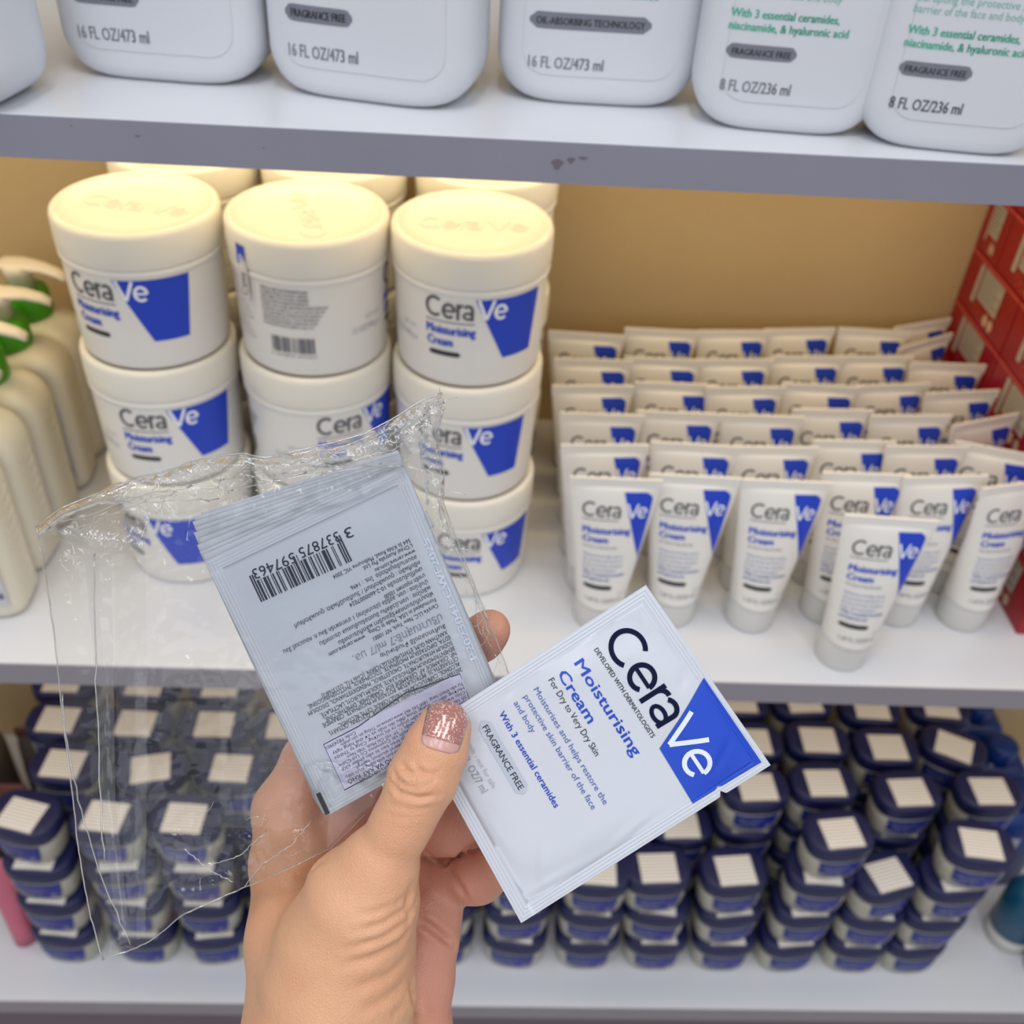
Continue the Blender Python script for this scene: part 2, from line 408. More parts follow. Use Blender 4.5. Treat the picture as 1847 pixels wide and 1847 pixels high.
# ------------------------------------------------------------------ large cream tubs
JH = .0860; JR = .0469
def Rb(z): # body radius at height z
    return .0438+(.0453-.0438)*min(1, z/.055)
def jar_root(name='cream_tub'):
    t = thing(name, '', 'tub')
    prof = [(.0400, .0), (.0425, .0008), (.0434, .0025), (.0438, .005), (Rb(.02), .02), (Rb(.04), .04), (Rb(.058), .058), (.0455, .0600), (.0464, .0612), (.0466, .0625), (.0458, .0638), (.0445, .0645)]
    v, f = lathe(prof, 72); mesh('body', v, f, M_jarbody, t)
    prof = [(.0440, .0640), (.0462, .0644), (.0467, .0660), (.0469, .0720), (.0469, .0825), (.0464, .0845), (.0450, .0857), (.0437, .0860), (.0424, .0855), (.0416, .0842), (.0405, .0830), (.030, .0825), (.015, .0825), (.002, .0825)]
    v, f = lathe(prof, 72); lid = mesh('lid', v, f, M_jar, t)
    V, Fc = logo_cera(-.031, -.006, .036, .014, .0016); V2, F2 = logo_ve(.008, -.006, .024, .014, .0016)
    Va, Fa = join2((V, Fc), (V2, F2)); nv = len(Va)
    vv = [(x, y, .0835) for x, y in Va]+[(x, y, .0822) for x, y in Va]
    from collections import Counter
    ed = Counter(); 
    for g in Fa:
        for i in range(len(g)): ed[frozenset((g[i], g[(i+1) % len(g)]))] += 1
    ff = [g for g in Fa]
    for g in Fa:
        for i in range(len(g)):
            a, b = g[i], g[(i+1) % len(g)]
            if ed[frozenset((a, b))] == 1: ff.append((a, b, b+nv, a+nv))
    mesh('embossed_logo', vv, ff, M_jar, lid, False)
    return t
def cyl(off=.00025, Rf=Rb, sc=1.0):
    def fn(s, z):
        a = s/.0448; r = Rf(z)+off
        return (r*math.sin(a), -r*math.cos(a), z)
    return fn
def jar_front(t):
    fn = cyl(.00022); fn2 = cyl(.00045)
    lay('blue_panel', quad2((.0030, .0588), (.0455, .0588), (.0410, .0200), (.0205, .0200), 24, 8), fn, M_blue, t, True)
    lay('logo_print', join2(logo_cera(-.0262, .0458, .0285, .0130, .0018), stroke2(seg2((-.026, .0435), (.003, .0435), 16), .0006)), fn2, mat('logo_grey_print', '#55575c', .5), t)
    lay('logo_print', logo_ve(.0040, .0458, .0178, .0130, .0018), fn2, M_white, t)
    lay('name_print', join2(text2('Moisturising', -.0255, .0355, .0058, .029, .03), text2('Cream', -.0250, .0278, .0058, .0155, .03)), fn2, M_bluetx, t)
    lay('dark_pill', pill2(-.0240, -.0048, .0212, .0243), fn2, M_dark, t)
    lay('side_print', join2(text2('NET WT', -.0455, .0335, .0022, .012), text2('12 OZ/340 g e', -.055, .026, .0040, .022)), fn2, M_lgrey, t)
    # ingredient block, barcode on the back
    T = []
    words = ['CERAVE LLC NEW YORK INGREDIENTS AQUA', 'GLYCERIN CETEARYL ALCOHOL CAPRYLIC', 'TRIGLYCERIDE CETYL ALCOHOL CERAMIDE', 'PETROLATUM POTASSIUM PHOSPHATE', 'DIMETHICONE BEHENTRIMONIUM', 'SODIUM LAUROYL LACTYLATE NP AP', 'CHOLESTEROL PHENOXYETHANOL', 'DISODIUM EDTA TOCOPHEROL', 'PHYTOSPHINGOSINE XANTHAN GUM', 'ETHYLHEXYLGLYCERIN Code F.I.L.']
    a0 = -.108
    for i, wd_ in enumerate(words): T.append(text2(wd_, a0, .0560-i*.0025, .0016, .0385-.0016*abs(4-i) if i > 3 else .028, .02))
    T += [stroke2([(a0+.004+x*.0011, .0270), (a0+.004+x*.0011, .0170)], random.choice((.0004, .0007, .0011))) for x in range(24) if random.random() < .78]
    T.append(text2('3 337875 597227', a0+.003, .0140, .0018, .028))
    for i in range(12): T.append(text2('Moisturising cream for dry skin'[:18+(i*7) % 12], -.1400, .055-i*.0032, .0017, .018+.002*((i*5) % 4)))
    lay('ingredients_print', join2(*T), fn2, mat('ingredient_grey_print', '#75767c', .6), t)
proto = jar_root(); jar_front(proto)
colsxy = [(-.1932, .5709), (-.0961, .5703), (-.0008, .5657)]
names_c = ['left', 'middle', 'right']; lv = ['bottom', 'middle', 'top']
yaws = [[-26, 10, -11], [20, 39, 108], [12, -6, 0]]
first = True
for ci, (x, y) in enumerate(colsxy):
    for k in range(3):
        lab = f'white cream tub, {lv[k]} one of the {names_c[ci]} front stack on the middle shelf'
        if (ci, k) == (1, 2): lab = 'white cream tub turned to show its barcode and ingredients, top of the middle front stack'
        if (ci, k) == (0, 2): lab = 'white cream tub with blue panel, top of the left front stack, beside green-collared pumps'
        if (ci, k) == (2, 2): lab = 'white cream tub with blue panel, top of the right front stack, beside the bare wall'
        rz = math.radians(yaws[ci][k]); loc = (x+random.uniform(-.0006, .0006), y, Z2+k*JH)
        if first: place(proto, loc, rz); proto['label'] = lab; proto['group'] = 'white cream tubs on the middle shelf'; tub = proto; first = False
        else: tub = dup(proto, loc, rz, lab)
        if (ci, k) == (1, 2):   # paper seal across lid and body
            th = thing
            fnS = lambda s, z: ((.0473 if z > .064 else .0473)*math.sin(s/.0448), -.0473*math.cos(s/.0448), z)
            s0 = math.radians(-44-108)*.0448
            sl = lay('seal_sticker', quad2((s0-.004, .079), (s0+.004, .079), (s0+.004, .046), (s0-.004, .046), 4, 6), fnS, mat('clear_seal', '#e4dfd4', .3), tub, True)
            fnT = lambda s, z: (.0475*math.sin(s/.0448), -.0475*math.cos(s/.0448), z)
            lay('seal_panel', quad2((s0-.0036, .0785), (s0+.0036, .0785), (s0+.0036, .070), (s0-.0036, .066), 3, 3), fnT, M_blue, sl)
            V, Fc = logo_cera(0, 0, .014, .0055, .0008); V2, F2 = logo_ve(.0155, 0, .0095, .0055, .0008)
            lay('seal_logo', ([(s0+.0028-yy, .048+xx) for xx, yy in V], Fc), fnT, M_grey, sl)
            fnU = lambda s, z: (.0477*math.sin(s/.0448), -.0477*math.cos(s/.0448), z)
            lay('seal_logo', ([(s0+.0028-yy, .048+xx) for xx, yy in V2], F2), fnU, M_white, sl)
for ci, x in enumerate((-.188, -.0915, .0075)):
    for k in range(3):
        dup(proto, (x, .663, Z2+k*JH), math.radians([140, -60, 75][ci]+25*k), f'white cream tub in the back row, {lv[k]} of the stack behind the {names_c[ci]} front stack')

# ------------------------------------------------------------------ squeeze tubes
TH = .120
def tub_ab(z):
    t = max(0, min(1, (z-.022)/(.1135-.022)))
    a = .0168+(.0288-.0168)*t**1.0
    b = .0168*(1-t)**0.62*(1-0.15*t)+.0009
    return a, b
def make_tube():
    t = thing('squeeze_tube', '', 'tube')
    rings = []
    for z in (.0215, .023, .03, .04, .05, .06, .07, .08, .09, .097, .103, .107, .110, .112, .1137):
        a, b = tub_ab(z); rings.append(sup(a, b, z, 2.0, 56))
    v, f = loft(rings); mesh('body', v, f, M_tube, t)
    v, f = box(-.0289, .0289, -.0010, .0010, .1130, TH, .0003); mesh('crimp', v, f, M_tube, t, False)
    v, f = lathe([(.0150, 0), (.0163, .0005), (.0168, .002), (.0168, .0200), (.0164, .0215), (.0150, .0222)], 48); mesh('cap', v, f, M_cap, t)
    def fn(off):
        def g(x, z):
            a, b = tub_ab(z); q = min(.97, abs(x)/a); return (x, -b*math.sqrt(1-q*q)-off, z)
        return g
    # blue wedge with a round upper corner, point at the foot
    V = []; Fc = []; N = 14; rows = 22
    for j in range(rows+1):
        z = .1110-(.1110-.0555)*j/rows; tt = j/rows
        xl = .0060+(.0222-.0060)*tt**1.0*0.93; xr = tub_ab(z)[0]*.93 if tt > .12 else tub_ab(z)[0]*.93-(.0045*(1-math.sqrt(max(0, 1-(1-tt/.12)**2))))
        xr = max(xr-.0016*(1-tt), xl+.0003)
        if tt > .75: xr = xl+(xr-xl)*(1-(tt-.75)/.25*.6)
        for i in range(N+1): V.append((xl+(xr-xl)*i/N, z))
    for j in range(rows):
        for i in range(N): k = j*(N+1)+i; Fc.append((k, k+N+1, k+N+2, k+1))
    lay('blue_panel', (V, Fc), fn(.0002), M_blue, t, True)
    lay('logo_print', join2(logo_cera(-.0195, .0935, .0245, .0106, .0014, .7), stroke2(seg2((-.019, .0915), (.004, .0915), 8), .0005)), fn(.0004), mat('logo_grey_print', '#55575c', .5), t)
    lay('logo_print', logo_ve(.0083, .0930, .0135, .0105, .0013), fn(.0005), M_white, t)
    lay('name_print', join2(text2('Moisturising', -.0178, .0815, .0050, .0300, .03), text2('Cream', -.0174, .0750, .0048, .0160, .03)), fn(.0004), M_bluetx, t)
    lay('use_print', text2('For Dry to Very Dry Skin', -.0165, .0705, .0025, .0215), fn(.0004), M_grey, t)
    lay('size_print', text2('1.69 FL OZ/50 ml', -.0115, .0285, .0036, .0230), fn(.0004), M_grey, t)
    L_ = ['Moisturises and helps restore', 'the protective skin barrier of', 'the face and body, developed', 'with dermatologists']
    lay('small_print', join2(*[text2(s, -.0160, .0640-i*.0036, .0024, .0255-.0035*(i == 3)) for i, s in enumerate(L_)], text2('With 3 essential ceramides', -.0152, .0495, .0026, .0270, .02), text2('and hyaluronic acid', -.0150, .0458, .0026, .0170, .02)), fn(.0004), M_palel, t)
    lay('dark_pill', pill2(-.0140, .0045, .0390, .0422), fn(.0004), M_dark, t)
    lay('side_print', text2('50 ml', .0095, .0340, .002, .005), fn(.0004), M_lgrey, t)
    return t
TUB = [  # x, y, yaw; rows from the front
 [(.256, .479, -2)],
 [(.094, .509, -1), (.145, .515, -3), (.200, .512, 0), (.255, .522, 0), (.306, .522, 6), (.353, .519, 14)],
 [(.090, .545, 3), (.148, .549, -2), (.202, .549, 2), (.255, .560, 3), (.305, .556, 3), (.353, .555, -15)],
 [(.088, .580, 2), (.144, .586, -1), (.200, .585, 1), (.252, .595, 2), (.308, .592, 3), (.358, .590, 20)],
 [(.088, .614, 3), (.144, .622, 1), (.196, .620, 4), (.250, .628, 0), (.304, .633, 8), (.355, .626, 8)],
 [(.088, .650, 2), (.143, .657, -2), (.196, .658, 3), (.252, .667, 3), (.306, .672, 3), (.358, .664, 0)],
 [(.087, .688, -3), (.145, .700, 0), (.202, .702, 5), (.257, .710, 5), (.314, .714, 0), (.357, .728, 22), (.352, .699, 28)]]
rown = ['standing alone in front of the others', 'first full row', 'second row', 'third row', 'fourth row', 'fifth row', 'sixth row']
ords = ['leftmost', 'second from left', 'third from left', 'fourth from left', 'fifth from left', 'rightmost', 'extra one at the right end,']
tp = make_tube(); first = True
for ri, row in enumerate(TUB):
    for i, (x, y, a) in enumerate(row):
        if ri == 0: lab = 'white cream tube standing alone in front of all the other tubes'
        elif ri == 6 and i == 6: lab = 'white cream tube twisted against the red cartons, just in front of the rear row'
        elif ri == 6 and i == 5: lab = 'white cream tube tipped up highest in the rear row beside the red cartons'
        else: lab = f'white cream tube, {ords[i]} in the {rown[ri]} from the front'
        loc = (x, y, Z2); rz = (math.radians(random.uniform(-.6, .6)), math.radians(random.uniform(-1.1, 1.1)), math.radians(a))
        if first: place(tp, loc, rz); tp['label'] = lab; tp['group'] = 'white squeeze tubes on the middle shelf'; first = False
        else: dup(tp, loc, rz, lab)

# ------------------------------------------------------------------ red cartons, faces on the plane x = 0.387
def make_carton():
    t = thing('red_carton', '', 'box'); Lh, Hc, Wd = .0895, .0437, .10
    v, f = box(.0003, Wd, -Lh, 0, 0, Hc, .0006); mesh('carton_body', v, f, M_red, t, False)
    fn = lambda y, z: (-.00015, -y, z)
    fn2 = lambda y, z: (-.0003, -y, z)
    lay('info_panel', quad2((.030, .040), (.066, .040), (.066, .016), (.030, .016), 2, 2), fn, M_carton, t)
    lay('info_lines', join2(*[stroke2([(.032, .0375-i*.0026), (.064-.004*(i % 3), .0375-i*.0026)], .0009) for i in range(8)]), fn2, mat('carton_line_print', '#8b8479', .6), t)
    lay('side_strip', quad2((.0215, .040), (.0275, .040), (.0275, .010), (.0215, .010), 1, 2), fn, M_carton, t)
    lay('capsule_print', join2(pill2(.050, .0575, .0035, .0135), pill2(.0595, .067, .0035, .0135)), fn, mat('cream_print', '#d9b9a0', .5), t)
    lay('faint_print', join2(stroke2(arc2(.036, .009, .0035, .0035, 0, 360, 12), .001), stroke2(arc2(.0445, .0075, .0035, .003, 0, 360, 12), .001)), fn, M_redl, t)
    lay('fold_flap', quad2((0.0, .0437), (.0895, .0437), (.0895, .0415), (0, .0415), 2, 1), fn, M_redl, t)
    return t
cp = make_carton(); first = True; XF = .3875
for li, z in enumerate([.0, .0445, .0890, .1335, .1780, .2225]):
    ys = [.7465, .6560, .5655] if li not in (3, 5) else [.7465, .7060, .6150, .5650]
    ys = {0: [.7465, .656, .592], 1: [.7465, .656, .592], 2: [.7465, .656, .5655], 3: [.7465, .6555, .565], 4: [.7060, .6150], 5: [.7060, .6150]}[li]
    if li >= 4:
        o = dup(cp, (XF, .7465, Z2+z), 0, f'short end of a red carton wedged at the back wall, {["fifth","topmost"][li-4]} layer'); o.scale = (1, .445, 1)
    for i, y in enumerate(ys):
        lab = f'red carton with grey side panel, {["bottom","second","third","fourth","fifth","topmost"][li]} layer, {["nearest the back wall","second from the back wall","third from the back wall"][i]}'
        if first: place(cp, (XF, y, Z2+z), 0); cp['label'] = lab; cp['group'] = 'red cartons stacked at the right'; first = False
        else: dup(cp, (XF+random.uniform(0, .0008), y, Z2+z), 0, lab)

# ------------------------------------------------------------------ pump bottles with green collars
def make_pump():
    t = thing('pump_bottle', '', 'bottle'); W, D, Hb = .074, .0425, .118
    rings = []
    def hw(z): 
        c = lambda q, R: R-math.sqrt(max(0, R*R-(R-q)**2)) if q < R else 0
        return W/2-c(z, .008)-c(Hb-z, .024)
    def hd(z):
        c = lambda q, R: R-math.sqrt(max(0, R*R-(R-q)**2)) if q < R else 0
        return D/2-c(z, .005)-c(Hb-z, .012)
    for z in (0, .001, .003, .006, .01, .02, .06, .09, .096, .102, .107, .111, .114, .1165, Hb): rings.append(sup(hw(z), hd(z), z, 4.5, 56))
    v, f = loft(rings); mesh('body', v, f, M_pbody, t)
    # scalloped relief band on the right flank
    V = []; 
    sc = []
    for i in range(9):
        sc.append(tube([(W/2-.0002, math.sin(q)*.008, .02+i*.0085+(1-math.cos(q))*.006) for q in np.linspace(-1.3, 1.3, 9)], .0006, 6))
    v, f = join(*sc); mesh('relief_scallops', v, f, M_pbody, t)
    v, f = lathe([(.0150, Hb-.001), (.0165, Hb), (.0172, Hb+.002), (.0165, Hb+.018), (.0155, Hb+.0195), (.006, Hb+.020)], 40); mesh('collar', v, f, M_green, t)
    v, f = join(lathe([(.0085, Hb+.019), (.0085, Hb+.030), (.0100, Hb+.031), (.0112, Hb+.036), (.0105, Hb+.0395), (.004, Hb+.041)], 28))
    head = mesh('pump_head', v, f, M_pumpw, t)
    rings = []
    for (x, w_, z, h) in ((-.014, .006, .0375, .002), (-.012, .0088, .0382, .003), (-.004, .0095, .0385, .0036), (.008, .0085, .0385, .0036), (.020, .0062, .0375, .0034), (.030, .0050, .0345, .0032), (.0355, .0042, .0315, .0028)):
        rings.append([(x+zz*0.3, w_*math.cos(q), Hb+z+h*math.sin(q)) for q, zz in [(2*PI*k/16, 0) for k in range(16)]])
    v, f = loft(rings); mesh('spout', v, f, M_pumpw, t)
    v, f = box(-.030, .030, -D/2-.0004, -D/2+.001, .014, .080, .0004); mesh('front_label', v, f, mat('grey_front_label', '#c9c8cf', .5), t, False)
    fnp = lambda x, z: (x, -D/2-.0006, z)
    lay('label_print', text2('473 ml', .008, .020, .006, .02, .02), fnp, M_dark, t)
    return t
pp = make_pump()
lastp = ['nearest the shelf edge', 'second from the shelf edge', 'third from the shelf edge', 'fourth from the shelf edge', 'fifth from the shelf edge', 'hard against the back wall']
for i, y in enumerate((.5085, .5535, .5985, .6435, .6880)):
    lab = 'white pump bottle with green collar left of the tubs, '+lastp[i]
    loc = (-.3240, y, Z2); rz = math.radians([2, -3, 1, 6, -9][i])
    if i == 0: place(pp, loc, rz); pp['label'] = lab; pp['group'] = 'green-collared pump bottles'
    else: dup(pp, loc, rz, lab)

# ------------------------------------------------------------------ navy lidded jelly jars
VA, VB, VH = .0300, .0222, .0470
def make_vjar():
    t = thing('jelly_jar', '', 'jar')
    rings = [sup(VA*s, VB*s, z, 2.7, 40) for s, z in ((.78, 0), (.84, .0006), (.87, .002), (.93, .010), (.95, .020), (.96, .0315))]
    v, f = loft(rings); mesh('body', v, f, M_vbody, t)
    rings = [sup(VA*s, VB*s, z, 2.7, 40) for s, z in ((.96, .0312), (1.0, .0318), (1.01, .034), (1.01, .0425), (.99, .0450), (.94, .0464), (.86, .0469), (.30, .0470))]
    v, f = loft(rings); lid = mesh('lid', v, f, M_navy, t)
    def fv(off):
        def g(x, z):
            s = .87+.08*min(1, z/.02); q = min(.98, abs(x)/(VA*s)); return (x, -VB*s*(1-q**2.7)**(1/2.7)-off, z)
        return g
    lay('front_label', quad2((-.0205, .0290), (.0205, .0290), (.0185, .0070), (-.0185, .0070), 18, 5), fv(.0004), M_vlabel, t, True)
    lay('bright_patch', quad2((.001, .0260), (.0190, .0260), (.0172, .0085), (.003, .0085), 8, 4), fv(.0007), M_vlabel2, t, True)
    lay('oval_print', join2(stroke2(arc2(-.004, .0215, .011, .0036, 20, 200, 14), .0007), text2('Vaseline', -.0135, .0165, .0040, .0165, .02)), fv(.0009), mat('label_white_print', '#8f97c8', .5), t)
    lay('round_emblem', (arc2(.0125, .0130, .0026, .0026, 0, 360, 12)[:12], [tuple(range(12))]), fv(.0010), mat('emblem_print', '#8d86a8', .5), t)
    V = []; Fc = []; nx, ny = 8, 8
    for j in range(ny+1):
        for i in range(nx+1):
            x = -.0165+.033*i/nx; y = -.0150+.0290*j/ny-.003
            z = .0474-.0005*(abs(y+.003)/.0150)**4
            V.append((x, y, z))
    for j in range(ny):
        for i in range(nx): k = j*(nx+1)+i; Fc.append((k, k+1, k+nx+2, k+nx+1))
    mesh('price_sticker', V, Fc, M_stick, t)
    return t
vp = make_vjar(); vfirst = True
def vput(x, y, k, rz, lab):
    global vfirst
    loc = (x, y, Z3+k*.0475)
    if vfirst: place(vp, loc, rz); vp['label'] = lab; vp['group'] = 'navy-lidded jelly jars on the bottom shelf'; vfirst = False
    else: dup(vp, loc, rz, lab)
FRONT = [ # base x, n, top x, top y, yaw top
 (-.352, 4, -.360, .520, -14), (-.2815, 4, -.292, .520, -6), (-.216, 4, -.2265, .520, -3), (-.146, 3, -.148, .510, 3), (-.078, 3, -.078, .510, 2), (-.0085, 3, -.0085, .510, -4),
 (.0605, 3, .060, .509, 4), (.1285, 3, .127, .508, -3), (.1935, 3, .181, .511, 3), (.258, 3, .2495, .510, 5), (.321, 4, .3345, .518, 7), (.386, 3, .386, .508, 16), (.441, 4, .456, .510, -7)]
nm = ['bottom', 'second', 'third', 'fourth', 'fifth']
num = ['first', 'second', 'third', 'fourth', 'fifth', 'sixth', 'seventh', 'eighth', 'ninth', 'tenth', 'eleventh', 'twelfth', 'last']
for ci, (bx, nn, tx, ty, ry) in enumerate(FRONT):
    by = .506
    for k in range(nn):
        s = k/(nn-1) if nn > 1 else 0
        if nn == 4 and k < 3: s *= .75
        w_ = 'top' if k == nn-1 else nm[k]
        jr = random.uniform(-7, 7) if k < nn-1 else ry
        vput(bx+(tx-bx)*s, by+(ty-by)*s, k, math.radians(jr), f'navy-lidded jelly jar, {w_} of the {num[ci]} stack from the left, front row, bottom shelf')
R2 = [(-.378, .562), (-.312, .562), (-.190, .563)]
ROWS = {
 'second': [(-.343, .5725, 4, -4), (-.268, .570, 4, 12), (-.198, .572, 4, -2), (-.130, .560, 4, 0), (-.060, .560, 4, 0), (.010, .560, 4, 0), (.080, .558, 4, 0), (.145, .556, 3, 3), (.207, .556, 3, 2), (.270, .5640, 4, 3), (.3335, .5700, 4, 2), (.409, .562, 4, 4), (.485, .565, 4, 1)],
 'third': [(-.363, .6210, 4, -3), (-.293, .6190, 4, -2), (-.222, .6200, 4, 0), (-.157, .620, 4, 0), (.070, .612, 4, 0), (.1385, .612, 4, 0), (.208, .6135, 4, 2), (.276, .6150, 4, 0), (.3400, .6185, 4, -1), (.404, .6120, 4, 0), (.470, .614, 4, -27)],
 'fourth': [(-.373, .6680, 4, 0), (-.296, .6660, 4, -2), (-.2255, .6670, 4, 1), (.206, .663, 4, 0), (.272, .664, 4, 0), (.336, .6660, 4, 4), (.402, .6600, 4, -3), (.472, .664, 4, -5)]}
for rn, row in ROWS.items():
    for i, (x, y, nn, ry) in enumerate(row):
        for k in range(nn):
            w_ = 'top' if k == nn-1 else nm[k]
            vput(x, y, k, math.radians(ry if k == nn-1 else random.uniform(-4, 4)), f'navy-lidded jelly jar, {w_} of the {num[i]} stack from the left, {rn} row from the front')

# neighbours at both ends of the bottom shelf
def lathe_thing(name, lab, cat, loc, parts, rot=(0, 0, 0), group=None):
    t = thing(name, lab, cat, loc, 0, group); t.rotation_euler = rot
    for nm_, prof, m_ in parts:
        v, f = lathe(prof, 36); mesh(nm_, v, f, m_, t)
    return t
Mb1 = mat('royal_blue_cap', '#1a4fb8', .35); Mb2 = mat('deep_blue_plastic', '#0c2f78', .35); Mteal = mat('teal_plastic', '#0b4f70', .3); Mpink = mat('pink_tube_plastic', '#c8647c', .4)
lathe_thing('blue_capped_bottle', 'grey bottle with royal blue cap at the far left of the bottom shelf', 'bottle', (-.470, .640, Z3),
 [('body', [(.028, 0), (.031, .002), (.031, .11), (.026, .125)], mat('grey_brown_body', '#6d6258', .4)), ('cap', [(.026, .125), (.0275, .127), (.0275, .160), (.024, .165), (.004, .166)], Mb1)])
lathe_thing('blue_capped_bottle', 'grey bottle with royal blue cap, nearer the edge at the left frame side', 'bottle', (-.462, .572, Z3),
 [('body', [(.028, 0), (.031, .002), (.031, .11), (.026, .125)], mat('grey_brown_body', '#6d6258', .4)), ('cap', [(.026, .125), (.0275, .127), (.0275, .160), (.024, .165), (.004, .166)], Mb1)])
for i, (x, y, hh) in enumerate(((-.423, .665, .11), (-.413, .590, .12))):
    t = lathe_thing('foil_pouch', ['brownish grey sachet pouch squeezed behind the blue capped bottles', 'brownish grey pouch with a maroon top beside the leftmost navy jars'][i], 'pouch', (x, y, Z3), [])
    rings = [sup(.018*a_, .012*b_, z*hh, 2.2, 28) for a_, b_, z in ((.9, .9, 0), (1, 1, .1), (1, .95, .5), (.9, .6, .8), (.8, .15, .95), (.8, .08, 1))]
    v, f = loft(rings); mesh('pouch_body', v, f, mat('pouch_foil', '#7c736b', .4, bump=(80, .6, .003)), t)
    v, f = box(-.0144, .0144, -.002, .002, hh*.95, hh*1.06, .0006); mesh('pouch_seal', v, f, mat('maroon_seal', '#7a4a44', .5), t, False)
# pink tube standing at the left, cap down
t = thing('pink_tube', 'slim pink tube standing beside the leftmost front stack of navy jars', 'tube', (-.3995, .512, Z3))
rings = [circ(.0105, z, 28) for z in (.0, .002)]+[sup(.0108+.003*q, .0108*(1-q)**.6+.001, .002+.128*q, 2, 28) for q in np.linspace(0, 1, 8)]
v, f = loft(rings); mesh('body', v, f, Mpink, t)
v, f = lathe([(.0102, -.0), (.0110, .0006), (.0110, .004), (.0106, .0045)], 28); mesh('foot_ring', v, f, mat('dark_pink', '#a02848', .4), t)
# right end
for i, (x, y) in enumerate(((.552, .715), (.556, .660), (.560, .606))):
    t = thing('blue_box_bottle', ['dark blue bottle with white label patch, rear right of the bottom shelf', 'dark blue bottle with small white squares at the right frame edge', 'dark blue bottle partly cut by the right frame edge'][i], 'bottle', (x, y, Z3))
    rings = [sup(.034*s, .024*s, z, 3, 40) for s, z in ((.9, 0), (1, .003), (1, .09), (.96, .102), (.8, .110), (.5, .114))]
    v, f = loft(rings); mesh('body', v, f, Mb2, t)
    v, f = lathe([(.014, .112), (.015, .114), (.015, .134), (.012, .136)], 30); mesh('cap', v, f, Mb2, t)
    v, f = box(-.022, .0, -.0245, -.0235, .06, .085); mesh('white_patch', v, f, mat('patch_white', '#aeb4c4', .5), t, False)
    v, f = box(-.012, .004, -.012, .004, .1125, .1145, .0004); mesh('top_sticker', v, f, mat('patch_white', '#aeb4c4', .5), t, False)
for i, (x, y) in enumerate(((.5560, .530), (.582, .494))):
    lathe_thing('teal_bottle', ['teal clear-footed bottle beside the rightmost front stack of navy jars', 'teal clear-footed bottle nearest the shelf edge at the right frame side'][i], 'bottle', (x, y, Z3),
     [('foot', [(.020, 0), (.0225, .001), (.0225, .016), (.021, .018)], M_cap), ('body', [(.021, .017), (.0225, .019), (.0225, .070), (.018, .080), (.010, .084)], Mteal)])

